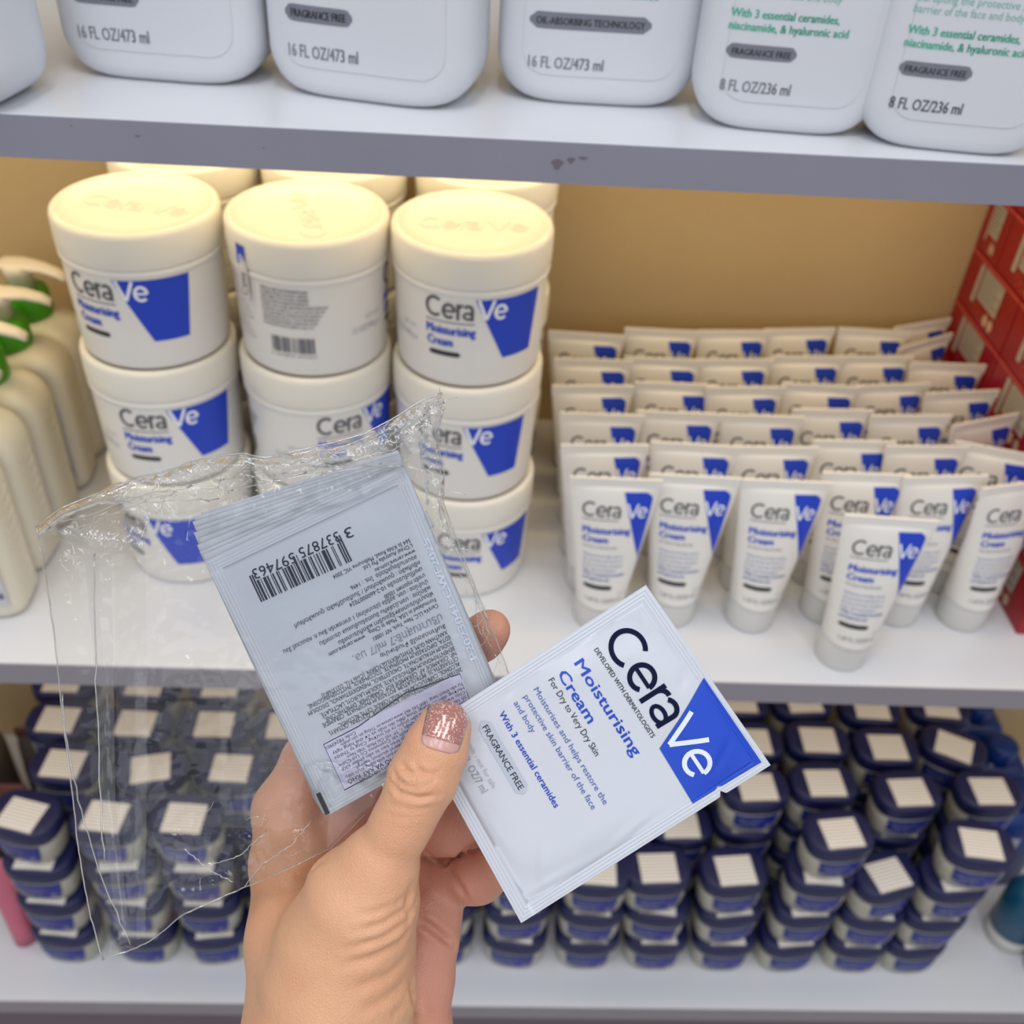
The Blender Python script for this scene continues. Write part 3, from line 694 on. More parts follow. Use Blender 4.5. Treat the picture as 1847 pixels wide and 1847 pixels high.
# ------------------------------------------------------------------ sachets
M_sach = mat('sachet_foil', '#c8cbd4', 0.30, bump=(120, .10, .0008))
M_sblue = mat('sachet_blue_print', '#2049c0', .42)
M_sblue.node_tree.nodes['Principled BSDF'].inputs['Specular IOR Level'].default_value = .3
class Patch:
    def __init__(s, tl, tr, br, bl, bulge=.0012, seed=0, notch=None, wr=1.0, mx=.062, my=.048, folds=()):
        s.folds = folds
        s.c = [cw(*tl), cw(*tr), cw(*br), cw(*bl)]; s.px = [tl[:2], tr[:2], br[:2], bl[:2]]
        s.n = (s.c[1]-s.c[0]).cross(s.c[3]-s.c[0]).normalized()
        if s.n.dot(CAM-s.c[0]) < 0: s.n = -s.n
        s.bulge = bulge; s.notch = notch; rr = random.Random(seed)
        s.w = [(rr.uniform(-1, 1)*14, rr.uniform(-1, 1)*14, rr.uniform(0, 6.3), rr.uniform(.00006, .00022)*wr) for _ in range(7)]
        s.mx, s.my = mx, my
    def inv(s, x, y):
        u = v = .5; (a, b, c, d) = s.px
        for _ in range(12):
            X = (a[0]*(1-u)+b[0]*u)*(1-v)+(d[0]*(1-u)+c[0]*u)*v-x; Y = (a[1]*(1-u)+b[1]*u)*(1-v)+(d[1]*(1-u)+c[1]*u)*v-y
            xu = (b[0]-a[0])*(1-v)+(c[0]-d[0])*v; yu = (b[1]-a[1])*(1-v)+(c[1]-d[1])*v
            xv = (d[0]-a[0])*(1-u)+(c[0]-b[0])*u; yv = (d[1]-a[1])*(1-u)+(c[1]-b[1])*u
            D = xu*yv-xv*yu; u -= (X*yv-Y*xv)/D; v -= (xu*Y-yu*X)/D
        return u, v
    def h(s, u, v):
        e = min(u/s.mx, (1-u)/s.mx, v/s.my, (1-v)/s.my)
        if e < 1:
            return .00010*(1+math.cos(e*2*PI*4))*(0.4 if e < .08 else 1)
        mu = min((u-s.mx), (1-s.mx-u))/.18; mv = min(v-s.my, 1-s.my-v)/.14
        q = lambda t: 1 if t > 1 else t*t*(3-2*t)
        k = q(max(0, mu))**.6*q(max(0, mv))**.6
        r = sum(A*math.sin(fx*u+fy*v+p) for fx, fy, p, A in s.w)
        fo = 0
        for (a0, b0, a1, b1, am, wd_) in s.folds:
            du, dv = a1-a0, (b1-b0)*1.32; t = max(0, min(1, ((u-a0)*du+(v-b0)*1.32*dv)/(du*du+dv*dv)))
            q_ = math.hypot(u-a0-t*du, (v-b0)*1.32-t*dv)/wd_
            if q_ < 3: fo += am*math.exp(-q_*q_)*math.sin(PI*min(1, max(0, .12+t*.88)))
        return s.bulge*k+r*(.25+.75*k)+.0001+fo*min(1, (e-1)*1.2+.15)
    def P(s, u, v, off=0, back=False):
        if s.notch and u > .93: u = u-.022*math.exp(-((v-s.notch)/.008)**2)*(u-.93)/.07
        p = (s.c[0]*(1-u)+s.c[1]*u)*(1-v)+(s.c[3]*(1-u)+s.c[2]*u)*v
        hh = s.h(u, v)
        return p+s.n*((-.5*hh if back else hh)+off)
    def mesh(s, name, m, parent, loc, fine=True):
        k = 20 if fine else 8; N = 56 if fine else 10
        us = sorted(set([s.mx*i/k for i in range(k+1)]+[s.mx+(1-2*s.mx)*i/N for i in range(N+1)]+[1-s.mx*i/k for i in range(k+1)]))
        vs = sorted(set([s.my*i/k for i in range(k+1)]+[s.my+(1-2*s.my)*i/N for i in range(N+1)]+[1-s.my*i/k for i in range(k+1)]+([s.notch+q*.003 for q in range(-6, 7)] if s.notch else [])))
        V = [s.P(u, v)-loc for v in vs for u in us]+[s.P(u, v, -.00012, True)-loc for v in vs for u in us]
        nx, ny = len(us), len(vs); o = nx*ny; Fc = []
        for j in range(ny-1):
            for i in range(nx-1):
                a = j*nx+i; Fc.append((a, a+nx, a+nx+1, a+1)); Fc.append((o+a, o+a+1, o+a+nx+1, o+a+nx))
        rim = [i for i in range(nx)]+[j*nx+nx-1 for j in range(1, ny)]+[(ny-1)*nx+i for i in range(nx-2, -1, -1)]+[j*nx for j in range(ny-2, 0, -1)]
        for i in range(len(rim)): a, b = rim[i], rim[(i+1) % len(rim)]; Fc.append((a, b, b+o, a+o))
        ob = mesh(name, V, Fc, m, parent); return ob
def sachet_print(P, name, shape, m, parent, loc, off=.00026):
    return lay(name, shape, lambda u, v: P.P(u, v, off)-loc, m, parent)
AR = 533/395.
# print height in v units: cap height h_v
def st(body, u, v, hv, u1, bold=0.0): # text from u to u1, baseline v (v grows downward)
    return text2(body, u, v, -hv, u1-u, bold)
def flipv(shape, y0): return ([(x, 2*y0-y) for x, y in shape[0]], shape[1])

D0 = .3022
FS = Patch((1165, 1055, D0+.001), (1390, 1380, D0), (940, 1665, D0), (751, 1323, D0+.0003), bulge=.0014, seed=3, notch=.19, wr=2.2, folds=[(.90, .97, .93, .60, .0006, .016), (.93, .62, .88, .40, .0005, .018), (.92, .88, .70, .78, .0004, .022), (.10, .97, .22, .72, .0005, .020), (.30, .96, .42, .82, -.0004, .03), (.07, .06, .20, .10, .0004, .018), (.80, .06, .90, .20, -.0003, .02), (.08, .62, .16, .70, .0005, .016), (.45, .94, .80, .90, .0003, .03), (.40, .04, .50, .12, -.0003, .02)])
locF = (FS.c[0]+FS.c[2])/2
t = thing('cream_sachet', 'loose white cream sachet front side up, held under the thumb tip at the right', 'sachet', locF)
FS.mesh('foil_packet', M_sach, t, locF)
for nm_, shp, mt_, off in [
  ('blue_panel', quad2((.500, .018), (.965, .020), (.957, .292), (.662, .285), 70, 50), M_sblue, .00022),
  ('logo_print', flipv(logo_cera(.103, .2525, .478, .186, .0240, 2, .745), .2525), M_navyink, .00022),
  ('logo_print', flipv(logo_ve(.583, .2560, .290, .180, .0225, .745), .2560), mat('sachet_white_print', '#dfe6f2', .35), .00042),
  ('tagline_print', st('DEVELOPED WITH DERMATOLOGISTS', .118, .2890, .0175, .602, .01), M_dark, .00024),
  ('name_print', join2(st('Moisturising', .121, .3760, .0400, .630, .02), st('Cream', .121, .4480, .0400, .385, .02)), M_sblue, .00024),
  ('use_print', st('For Dry to Very Dry Skin', .122, .4880, .0240, .530), M_dark, .00024),
  ('small_print', join2(st('Moisturises and helps restore the', .122, .5510, .0225, .738), st('protective skin barrier of the face', .125, .5950, .0225, .728), st('and body', .125, .6380, .0225, .284)), mat('sachet_mid_blue', '#4a62a8', .4), .00024),
  ('claim_print', st('With 3 essential ceramides', .128, .7030, .0240, .632, .015), M_sblue, .00024),
  ('grey_pill', pill2(.115, .500, .744, .793), mat('pale_pill', '#b4bccb', .4), .00022),
  ('pill_print', st('FRAGRANCE FREE', .140, .7790, .0230, .475, .01), M_dark, .00034),
  ('note_print', st('Sample - not for sale', .128, .8560, .0200, .402), mat('pale_note_print', '#b3b8c2', .5), .00024),
  ('size_print', st('0.23 FL OZ/7 ml', .128, .8980, .0290, .395), mat('size_note_print', '#989da8', .5), .00024)]:
    sachet_print(FS, nm_, shp, mt_, t, locF, off)

# --- bundle of sachets, back side up, reading upside down
D1 = .3072
M_sach2 = mat('sachet_back_foil', '#bbc0ca', 0.36, bump=(120, .10, .0008))
BS = Patch((915, 1290, D1+.0005), (593, 1470, D1), (369, 1013, D1), (730, 842, D1+.0008), bulge=.0007, seed=11, wr=.8)
locB = (BS.c[0]+BS.c[2])/2
t = thing('cream_sachet', 'white sachet on top of the bundle, barcode and ingredients side up', 'sachet', locB, 0, 'sachets bundled in the clear bag')
BS.mesh('foil_packet', M_sach2, t, locB)
M_bar = mat('barcode_ink', '#0e1836', .7)
def z5(x, y): return BS.inv(330+x/2.716, 820+y/2.716)
def line5(body, a, b, hv=.0165, bold=0.0):
    u0, v0 = z5(*a); u1, v1 = z5(*b)
    V, Fc = text2(body, 0, 0, -hv, 1.0, bold)
    return [(u0+x*(u1-u0), v0+x*(v1-v0)+y) for x, y in V], Fc
LN = [('564 St Kilda Road, Melbourne VIC 3004', (1110, 410), (735, 590)), ("L'Oréal Australia Pty Ltd.", (1120, 435), (880, 550)), ('www.cerave.com.au', (1135, 462), (940, 560)),
 ('สอบถามข้อมูลติดต่อ  โทร. : 1496', (1142, 490), (820, 645)), ('ครั้งที่ผลิต : ดูบนผลิตภัณฑ์ / วันเดือนปีที่ผลิต: ดูบนผลิตภัณฑ์', (1157, 517), (545, 830)), ('เลขที่ใบรับจดแจ้ง 10-2-6600007024', (1168, 549), (815, 728)),
 ('บางรัก กรุงเทพฯ 10500', (1182, 580), (985, 688)), ('นำเข้าโดย : บจก. ลอรีอัล (ประเทศไทย) 1 อาคารพาร์ค สีลม ถ. คอนแวนต์ สีลม', (1195, 611), (490, 957)), ('ผลิตโดย : บจก.นิวส์สกิน อินเตอร์เนชั่นแนล ประเทศจีน', (1207, 641), (670, 917)),
 ('พัฒนาที่ประเทศสหรัฐอเมริกา ผลิตที่ประเทศจีน', (1221, 669), (762, 912)), ('Formulated in USA. Made in China.', (1234, 700), (905, 865)), ('CeraVe LLC, New York, NY 10001', (1246, 728), (930, 893)), ('www.cerave.com', (890, 880), (715, 970)),
 ('สินค้าทดลองใช้ ห้ามจำหน่าย', (1282, 828), (965, 975)), ('XANTHAN GUM, ETHYLHEXYLGLYCERIN. (Code F.I.L. D213768/2)', (1292, 858), (680, 1172)), ('EDTA, DIPOTASSIUM PHOSPHATE, TOCOPHEROL, PHYTOSPHINGOSINE,', (1304, 884), (610, 1226)),
 ('SODIUM HYALURONATE, CHOLESTEROL, PHENOXYETHANOL, DISODIUM', (1315, 911), (612, 1258)), ('BEHENTRIMONIUM METHOSULFATE, SODIUM LAUROYL LACTYLATE,', (1325, 937), (672, 1268)), ('NP, CERAMIDE AP, CERAMIDE EOP, CARBOMER, DIMETHICONE,', (1335, 962), (692, 1290)),
 ('CETEARETH-20, PETROLATUM, POTASSIUM PHOSPHATE, CERAMIDE', (1344, 987), (683, 1317)), ('ALCOHOL, CAPRYLIC/CAPRIC TRIGLYCERIDE, CETYL ALCOHOL,', (1352, 1013), (760, 1318)), ('2021500 - INGREDIENTS/ส่วนผสม: AQUA/WATER, GLYCERIN, CETEARYL', (1362, 1041), (712, 1357))]
sachet_print(BS, 'address_print', join2(*[line5(*l) for l in LN]), M_bar, t, locB)
sachet_print(BS, 'volume_print', line5('ปริมาณสุทธิ:7 ml/7 มล.', (1262, 778), (830, 985), .030, .01), mat('volume_grey_print', '#8f96a6', .5), t, locB)
# barcode: bar pattern between its two ends
bars = []
pat = [2, 1, 2, 1, 2, 5, 1, 1, 1, 5, 2, 1, 5, 2, 1, 2, 2, 2, 1, 3, 2, 1, 1, 3, 4, 1, 2, 1, 1, 2, 3, 1, 1, 2, 2, 1, 4, 1, 2, 1, 2, 4, 1, 1, 2, 3, 2, 1, 1, 3, 2, 1, 4, 2, 1, 2, 3, 1, 2, 1, 2]
tot = sum(pat); acc = 0
ua, va = z5(832, 520); ub, vb = z5(385, 722); uc, vc = z5(768, 388); ud, vd = z5(322, 590)
for i, w_ in enumerate(pat):
    if i % 2 == 0:
        s0, s1_ = acc/tot, (acc+w_*.9)/tot
        long_ = i < 4 or i > len(pat)-4 or 28 <= i <= 31
        e = .96 if long_ else .72
        P_ = lambda s, q: ((ua+(ub-ua)*s)*(1-q)+(uc+(ud-uc)*s)*q, (va+(vb-va)*s)*(1-q)+(vc+(vd-vc)*s)*q)
        bars.append(quad2(P_(s0, 0), P_(s1_, 0), P_(s1_, e), P_(s0, e), 1, 8))
    acc += w_
sachet_print(BS, 'barcode', join2(*bars), M_bar, t, locB)
sachet_print(BS, 'barcode_digits', join2(line5('3', (822, 352), (785, 368), .040), line5('337875', (757, 375), (562, 462), .040), line5('597463', (540, 478), (335, 565), .040)), M_bar, t, locB)
# boxed warning sticker
q1, q2, q3, q4 = z5(1365, 1058), z5(680, 1412), z5(792, 1652), z5(1430, 1330)
ql = quad2(q4, q3, q2, q1, 12, 8)
st_ = sachet_print(BS, 'warning_label', ql, mat('lilac_label', '#c6c4dc', .42), t, locB, .00024)
edge = [z5(1358, 1072), z5(1090, 1165), z5(860, 1330), z5(690, 1418), z5(792, 1642), z5(1100, 1480), z5(1440, 1300)]
sachet_print(BS, 'label_border', stroke2(edge, .0045, True), M_bar, st_, locB, .0003)
ws = ['Tư vấn khách hàng: 1800 545 463 www.cerave.vn Thông tin sản phẩm', 'Hướng dẫn sử dụng: thoa đều lên mặt và cơ thể hàng ngày', 'Chịu trách nhiệm đưa sản phẩm ra thị trường: Công ty TNHH', 'Số 106 đường Nguyễn Du, Quận 1, TP. Hồ Chí Minh, Việt Nam', 'Xuất xứ: Trung Quốc. Sản xuất tại Cosmetics Co Ltd China', 'Thể tích 7ml. NSX, HSD: xem trên bao bì sản phẩm EXP', 'Thành phần: aqua, glycerin, cetearyl alcohol, caprylic', 'Bảo quản nơi khô ráo thoáng mát tránh ánh nắng trực tiếp', 'KEM DƯỠNG ẨM CHO DA KHÔ VÀ RẤT KHÔ', 'DEVELOPED WITH DERMATOLOGISTS MOISTURISING CREAM']
wl = []
for i, s_ in enumerate(ws):
    k = (i+1.2)/11.5
    a = (1372+90*k*.62, 1085+250*k); b = (700+118*k, 1418+225*k)
    wl.append(line5(s_, (a[0]-8, a[1]), (b[0]+(10 if i % 3 else 60), b[1]-(4 if i % 3 else 28)), .0125 if i < 8 else .0150, .005 if i < 8 else .03))
wl.append(line5('Code: FB243901', (845, 1352), (700, 1428), .013, .02))
sachet_print(BS, 'warning_print', join2(*wl), M_bar, st_, locB, .0003)
e1, e2, e3, e4 = z5(652, 1662), z5(672, 1652), z5(722, 1755), z5(700, 1764)
sachet_print(BS, 'registration_mark', ([e1, e2, e3, e4], [(0, 1, 2, 3)]), M_black, t, locB, .0003)
# raised batch code on the side seal
V, Fc = text2('P2023041 CWF2025', 0, 0, 1, None, .02)
w0 = max(q[0] for q in V); ea, eb = z5(1452, 985), z5(1215, 400)
sachet_print(BS, 'embossed_code', ([(ea[0]+.012+x/w0*(eb[0]-ea[0])+y*.036, ea[1]+x/w0*(eb[1]-ea[1])) for x, y in V], Fc), mat('emboss_foil', '#ccd4e4', .2), t, locB, .00035)
# the others, fanned out behind: left top corner, right top corner drift
FAN = [(-4, -12, -3, -2), (-9, -18, -2, -6), (-14, -30, -5, -9), (-12, -42, -5, -8), (-20, -52, -8, -12), (-18, -62, -6, -14), (-22, -72, -8, -18), (-20, -80, -10, -22), (-6, -88, -12, -30)]
for i, (dx, dy, rx, ry) in enumerate(FAN):
    d = D1+.0009*(i+1)+.0004
    bx, by = -6-2.0*i+(3 if i % 2 else 0), -2-4.5*i
    P_ = Patch((915+bx*.5, 1290+by, d), (593+bx-4, 1470+by*.7, d), (369+dx, 1013+dy, d), (730+rx, 842+ry, d), bulge=.0003, seed=20+i, wr=.5)
    loc_ = (P_.c[0]+P_.c[2])/2
    t = thing('cream_sachet', f'white sachet in the clear bag, {["second","third","fourth","fifth","sixth","seventh","eighth","ninth","rearmost"][i]} from the front of the fanned bundle', 'sachet', loc_, 0, 'sachets bundled in the clear bag')
    P_.mesh('foil_packet', M_sach2, t, loc_, False)

# ------------------------------------------------------------------ hand: one continuous surface grown round its bones
def cap_pts(*a): return [(cw(x, y, d), r) for x, y, d, r in a]
BONES = [ # chain, tone (0 = back of the hand, 1 = palm side), blend radius
 (cap_pts((801, 1314, .2925, .0079), (785, 1355, .2918, .0090), (762, 1405, .2915, .0097), (740, 1455, .2915, .0086), (721, 1492, .2925, .0085), (686, 1556, .2960, .0103), (652, 1625, .3010, .0148)), 0.15, .004),
 (cap_pts((652, 1625, .3010, .0148), (624, 1710, .3070, .0205), (612, 1780, .3090, .0225), (596, 1900, .3090, .0250), (570, 2060, .3050, .0265), (520, 2380, .2950, .0300), (480, 2650, .285, .0330)), 0.0, .010),
 (cap_pts((512, 1462, .3400, .0098), (522, 1560, .3350, .0125), (545, 1700, .3280, .0175), (560, 1860, .3240, .0200), (545, 2060, .322, .0220)), 0.1, .010),
 (cap_pts((575, 1490, .3520, .0098), (600, 1620, .3480, .0140), (620, 1860, .3350, .0190)), 0.5, .009),
 (cap_pts((668, 1545, .3560, .0100), (680, 1660, .3480, .0150), (670, 1880, .3330, .0180)), 0.9, .009),
 (cap_pts((752, 1602, .3500, .0100), (768, 1650, .3440, .0118), (765, 1700, .3420, .0112), (745, 1760, .3390, .0135), (722, 1880, .3310, .0165), (660, 2080, .3180, .0200)), 1.0, .005),
 # index finger, passing behind the bundle
 (cap_pts((512, 1462, .3400, .0098), (560, 1372, .3395, .0092), (640, 1300, .3360, .0090), (760, 1222, .3310, .0080), (868, 1152, .3265, .0070), (884, 1136, .3262, .0066)), 0.8, .004),
 # middle finger
 (cap_pts((575, 1490, .3520, .0098), (690, 1492, .3470, .0090), (806, 1490, .3370, .0092), (900, 1440, .3300, .0080), (965, 1395, .3275, .0070)), 1.0, .003),
 # root of the middle finger under the bundle
 (cap_pts((585, 1480, .3515, .0110), (700, 1445, .3500, .0100), (800, 1452, .3450, .0085)), 1.0, .006),
 # ring finger
 (cap_pts((668, 1545, .3560, .0100), (765, 1595, .3500, .0088), (862, 1582, .3400, .0084), (935, 1530, .3330, .0076), (985, 1480, .3300, .0066)), 1.0, .003),
 # little finger
 (cap_pts((752, 1602, .3560, .0090), (810, 1600, .3620, .0074), (880, 1545, .3620, .0070), (935, 1490, .3560, .0062)), 1.0, .003)]
CELL = .00078
RM = np.array([list(RT), list(UP), list(-FW)])
def tocam(p): return RM @ (np.array(p)-np.array(CAM))
chains = []
for pts, tone, k in BONES:
    chains.append((np.array([tocam(p) for p, r in pts]), np.array([r for p, r in pts]), tone, k))
allp = np.concatenate([c[0]-c[1][:, None]-.006 for c in chains]+[c[0]+c[1][:, None]+.006 for c in chains])
lo, hi = allp.min(0), allp.max(0)
lo[1] = max(lo[1], tocam(cw(540, 2180, .300))[1])
nx, ny, nz_ = [int(q) for q in np.ceil((hi-lo)/CELL)]
gx = (lo[0]+CELL*np.arange(nx)).astype(np.float32); gy = (lo[1]+CELL*np.arange(ny)).astype(np.float32); gz = (lo[2]+CELL*np.arange(nz_)).astype(np.float32)
GX, GY, GZ = np.meshgrid(gx, gy, gz, indexing='ij')
field = np.full(GX.shape, 1.0, np.float32); tonew = np.zeros(GX.shape, np.float32); tonev = np.zeros(GX.shape, np.float32)
def segd(a, b, ra, rb):
    ab = b-a; L2 = float(ab@ab)
    t = np.clip(((GX-a[0])*ab[0]+(GY-a[1])*ab[1]+(GZ-a[2])*ab[2])/L2, 0, 1)
    dx = GX-a[0]-t*ab[0]; dy = GY-a[1]-t*ab[1]; dz = GZ-a[2]-t*ab[2]
    return np.sqrt(dx*dx+dy*dy+dz*dz)-(ra+(rb-ra)*(t*t*(3-2*t)))
for P_, R_, tone, k in chains:
    dch = None
    for i in range(len(P_)-1):
        q = segd(P_[i], P_[i+1], R_[i], R_[i+1])
        if dch is None: dch = q
        else:
            kk = .004; hh = np.clip(.5+.5*(dch-q)/kk, 0, 1); dch = dch*(1-hh)+q*hh-kk*hh*(1-hh)*.6
    w_ = np.exp(-np.clip(dch, -.004, .03)/.003); tonew += w_; tonev += w_*tone
    hh = np.clip(.5+.5*(field-dch)/k, 0, 1); field = field*(1-hh)+dch*hh-k*hh*(1-hh)
tone = tonev/np.maximum(tonew, 1e-9)
# the arm runs on out of the picture: cut it flat at the far end
cutn = (GY-(lo[1]+.004)); field = np.maximum(field, -cutn)
def surface_nets(Fd, lo, h):
    sgn = Fd < 0
    c = [sgn[i:Fd.shape[0]-1+i, j:Fd.shape[1]-1+j, k:Fd.shape[2]-1+k] for i in (0, 1) for j in (0, 1) for k in (0, 1)]
    s = sum(q.astype(np.int8) for q in c); act = (s > 0) & (s < 8)
    idx = -np.ones(act.shape, np.int64); I = np.argwhere(act); idx[act] = np.arange(len(I))
    acc = np.zeros((len(I), 3)); cnt = np.zeros(len(I))
    corners = [(i, j, k) for i in (0, 1) for j in (0, 1) for k in (0, 1)]
    val = {q: Fd[I[:, 0]+q[0], I[:, 1]+q[1], I[:, 2]+q[2]] for q in corners}
    for a in corners:
        for ax in range(3):
            if a[ax] == 0:
                b = list(a); b[ax] = 1; b = tuple(b); va, vb = val[a], val[b]; m = (va < 0) != (vb < 0)
                t = np.where(m, va/np.where(m, va-vb, 1), 0)
                p = np.tile(np.array(a, float), (len(I), 1)); p[:, ax] += t
                acc[m] += p[m]; cnt[m] += 1
    V = lo+(I+acc/cnt[:, None])*h
    faces = []
    for ax in range(3):
        o = [1, 1, 1]; A = sgn[1:-1, 1:-1, 1:-1]
        sl = [slice(1, -1)]*3; s2 = list(sl); s2[ax] = slice(2, None)
        B = sgn[tuple(s2)]; E = np.argwhere(A != B)+1; up = A[tuple((E-1).T)]
        u, v = [(1, 2), (2, 0), (0, 1)][ax]
        def cell(du, dv): q = E.copy(); q[:, u] += du; q[:, v] += dv; return q
        q = [idx[tuple(np.minimum(cell(du, dv), np.array(idx.shape)-1).T)] for du, dv in ((-1, -1), (0, -1), (0, 0), (-1, 0))]
        Q = np.stack(q, 1); Q[~up] = Q[~up][:, ::-1]
        faces.append(Q[(Q >= 0).all(1)])
    return V, np.concatenate(faces), I
V, Q, I = surface_nets(field, lo, CELL)
vt = tone[I[:, 0], I[:, 1], I[:, 2]]
# relax
for it in range(5):
    acc = np.zeros_like(V); cn = np.zeros(len(V))
    for a, b in ((0, 1), (1, 2), (2, 3), (3, 0)):
        np.add.at(acc, Q[:, a], V[Q[:, b]]); np.add.at(cn, Q[:, a], 1); np.add.at(acc, Q[:, b], V[Q[:, a]]); np.add.at(cn, Q[:, b], 1)
    V = V*.45+.55*acc/np.maximum(cn, 1)[:, None]
VW = V @ RM + np.array(CAM)   # back to the world
# creases: grooves cut where the photograph shows skin folds
bvh = BVHTree.FromPolygons([tuple(q) for q in VW], [tuple(int(k) for k in q) for q in Q])
def hit(px, py):
    d = (cw(px, py, 1)-CAM).normalized(); r = bvh.ray_cast(CAM, d); return r
def vnormals(VV):
    n0 = np.cross(VV[Q[:, 2]]-VV[Q[:, 0]], VV[Q[:, 3]]-VV[Q[:, 1]]); N = np.zeros_like(VV)
    for k in range(4): np.add.at(N, Q[:, k], n0)
    return N/np.maximum(np.linalg.norm(N, axis=1), 1e-12)[:, None]
N = vnormals(VW)
CREASES = [ # points, half width mm, depth mm
 ([(708, 1390), (716, 1408), (738, 1420), (760, 1422)], .8, .7), ([(722, 1378), (736, 1392), (748, 1398), (764, 1392)], .75, .7), ([(700, 1405), (720, 1428), (755, 1440), (800, 1434)], .9, .7), ([(748, 1380), (762, 1395), (782, 1398), (796, 1390)], .75, .6), ([(735, 1398), (742, 1410), (762, 1404)], .7, .6), ([(776, 1410), (788, 1404), (797, 1408)], .7, .5),
 ([(690, 1448), (740, 1462), (795, 1452)], .8, .18), ([(690, 1465), (730, 1475), (775, 1470)], .8, .12),
 ([(742, 1600), (732, 1640), (690, 1668), (630, 1685)], 1.5, .7), ([(746, 1630), (735, 1662), (690, 1692), (610, 1718)], 1.4, .65), ([(745, 1665), (722, 1700), (670, 1728), (600, 1745)], 1.5, .5), ([(735, 1610), (715, 1632), (675, 1648), (640, 1652)], 1.2, .45),
 ([(742, 1720), (700, 1760), (620, 1790)], 1.6, .4), ([(736, 1770), (690, 1806), (640, 1830)], 1.6, .35), ([(728, 1815), (700, 1840)], 1.5, .3),
 ([(751, 1658), (776, 1672), (800, 1690), (824, 1708)], 1.3, 1.3), ([(740, 1771), (748, 1800), (757, 1846)], 1.6, .7),
 ([(768, 1537), (785, 1548), (801, 1558), (828, 1542), (850, 1523)], 1.0, .8), ([(801, 1558), (812, 1575), (830, 1600), (845, 1628)], 1.2, .6),
 ([(527, 1579), (545, 1576), (561, 1568), (588, 1550)], 1.2, .5), ([(835, 1655), (848, 1640)], 1.0, .5)]
for pts, wmm, dmm in CREASES:
    hp = []
    for a, b in zip(pts[:-1], pts[1:]):
        for k in range(6):
            r = hit(a[0]+(b[0]-a[0])*k/6, a[1]+(b[1]-a[1])*k/6)
            if r[0] is not None: hp.append(np.array(r[0]))
    if len(hp) < 2: continue
    hp = np.array(hp); cen = hp.mean(0); rad = np.abs(hp-cen).max()+.01
    m = np.where((np.abs(VW-cen) < rad).all(1))[0]
    D = np.full(len(m), 1.0); T = np.zeros(len(m))
    for i in range(len(hp)-1):
        ab = hp[i+1]-hp[i]; l2 = ab@ab
        if l2 < 1e-12 or l2 > .004**2*6: continue
        t_ = np.clip(((VW[m]-hp[i])@ab)/l2, 0, 1); dd = np.linalg.norm(VW[m]-hp[i]-t_[:, None]*ab, axis=1)
        b_ = dd < D; D = np.where(b_, dd, D); T = np.where(b_, (i+t_)/(len(hp)-1), T)
    w_ = wmm*.001; fade = np.clip(np.minimum(T, 1-T)*6, .25, 1)
    g = -np.exp(-(D/w_)**2)*1.35*dmm*.001*fade+.45*dmm*.001*fade*np.exp(-((D-2.0*w_)/w_)**2)
    VW[m] += N[m]*g[:, None]
hl = cw(640, 1700, .31)
hand = thing('person', 'left hand with glittery rose thumbnail gripping the sachets, rising from the bottom edge', 'person', hl)
skin = mesh('hand_skin', VW-np.array(hl), Q.tolist(), None, hand)
ca = skin.data.attributes.new('palm', 'FLOAT', 'POINT'); ca.data.foreach_set('value', vt.astype(np.float32))
ms = bpy.data.materials.new('skin'); ms.use_nodes = True; n = ms.node_tree.nodes; L = ms.node_tree.links; b = n['Principled BSDF']
at = n.new('ShaderNodeAttribute'); at.attribute_name = 'palm'
mx = n.new('ShaderNodeMix'); mx.data_type = 'RGBA'; mx.inputs[6].default_value = lin('#e2ad85'); mx.inputs[7].default_value = lin('#d0937f')
L.new(at.outputs['Fac'], mx.inputs[0])
tc = n.new('ShaderNodeTexCoord'); n1 = n.new('ShaderNodeTexNoise'); n1.inputs['Scale'].default_value = 45; n1.inputs['Detail'].default_value = 4
mr = n.new('ShaderNodeMapRange'); mr.inputs[1].default_value = .35; mr.inputs[2].default_value = .7; mr.inputs[4].default_value = .45
m2 = n.new('ShaderNodeMix'); m2.data_type = 'RGBA'; m2.inputs[7].default_value = lin('#cf8f70')
L.new(tc.outputs['Object'], n1.inputs['Vector']); L.new(n1.outputs['Fac'], mr.inputs[0]); L.new(mr.outputs[0], m2.inputs[0]); L.new(mx.outputs[2], m2.inputs[6]); L.new(m2.outputs[2], b.inputs['Base Color'])
b.inputs['Roughness'].default_value = .42; b.inputs['Subsurface Weight'].default_value = .15; b.inputs['Subsurface Radius'].default_value = (1, .35, .2); b.inputs['Subsurface Scale'].default_value = .003
vo = n.new('ShaderNodeTexVoronoi'); vo.inputs['Scale'].default_value = 1100; vo.feature = 'DISTANCE_TO_EDGE'
mpp = n.new('ShaderNodeMapping'); mpp.inputs['Rotation'].default_value = (.3, .5, .6); mpp.inputs['Scale'].default_value = (1, .35, .7)
n3 = n.new('ShaderNodeTexNoise'); n3.inputs['Scale'].default_value = 420; n3.inputs['Detail'].default_value = 3
ad = n.new('ShaderNodeMath'); ad.operation = 'ADD'; bp = n.new('ShaderNodeBump'); bp.inputs['Strength'].default_value = .34; bp.inputs['Distance'].default_value = .0007
L.new(tc.outputs['Object'], vo.inputs['Vector']); L.new(tc.outputs['Object'], mpp.inputs[0]); L.new(mpp.outputs[0], n3.inputs['Vector']); L.new(vo.outputs['Distance'], ad.inputs[0]); L.new(n3.outputs['Fac'], ad.inputs[1]); L.new(ad.outputs[0], bp.inputs['Height']); L.new(bp.outputs[0], b.inputs['Normal'])
skin.data.materials.append(ms)
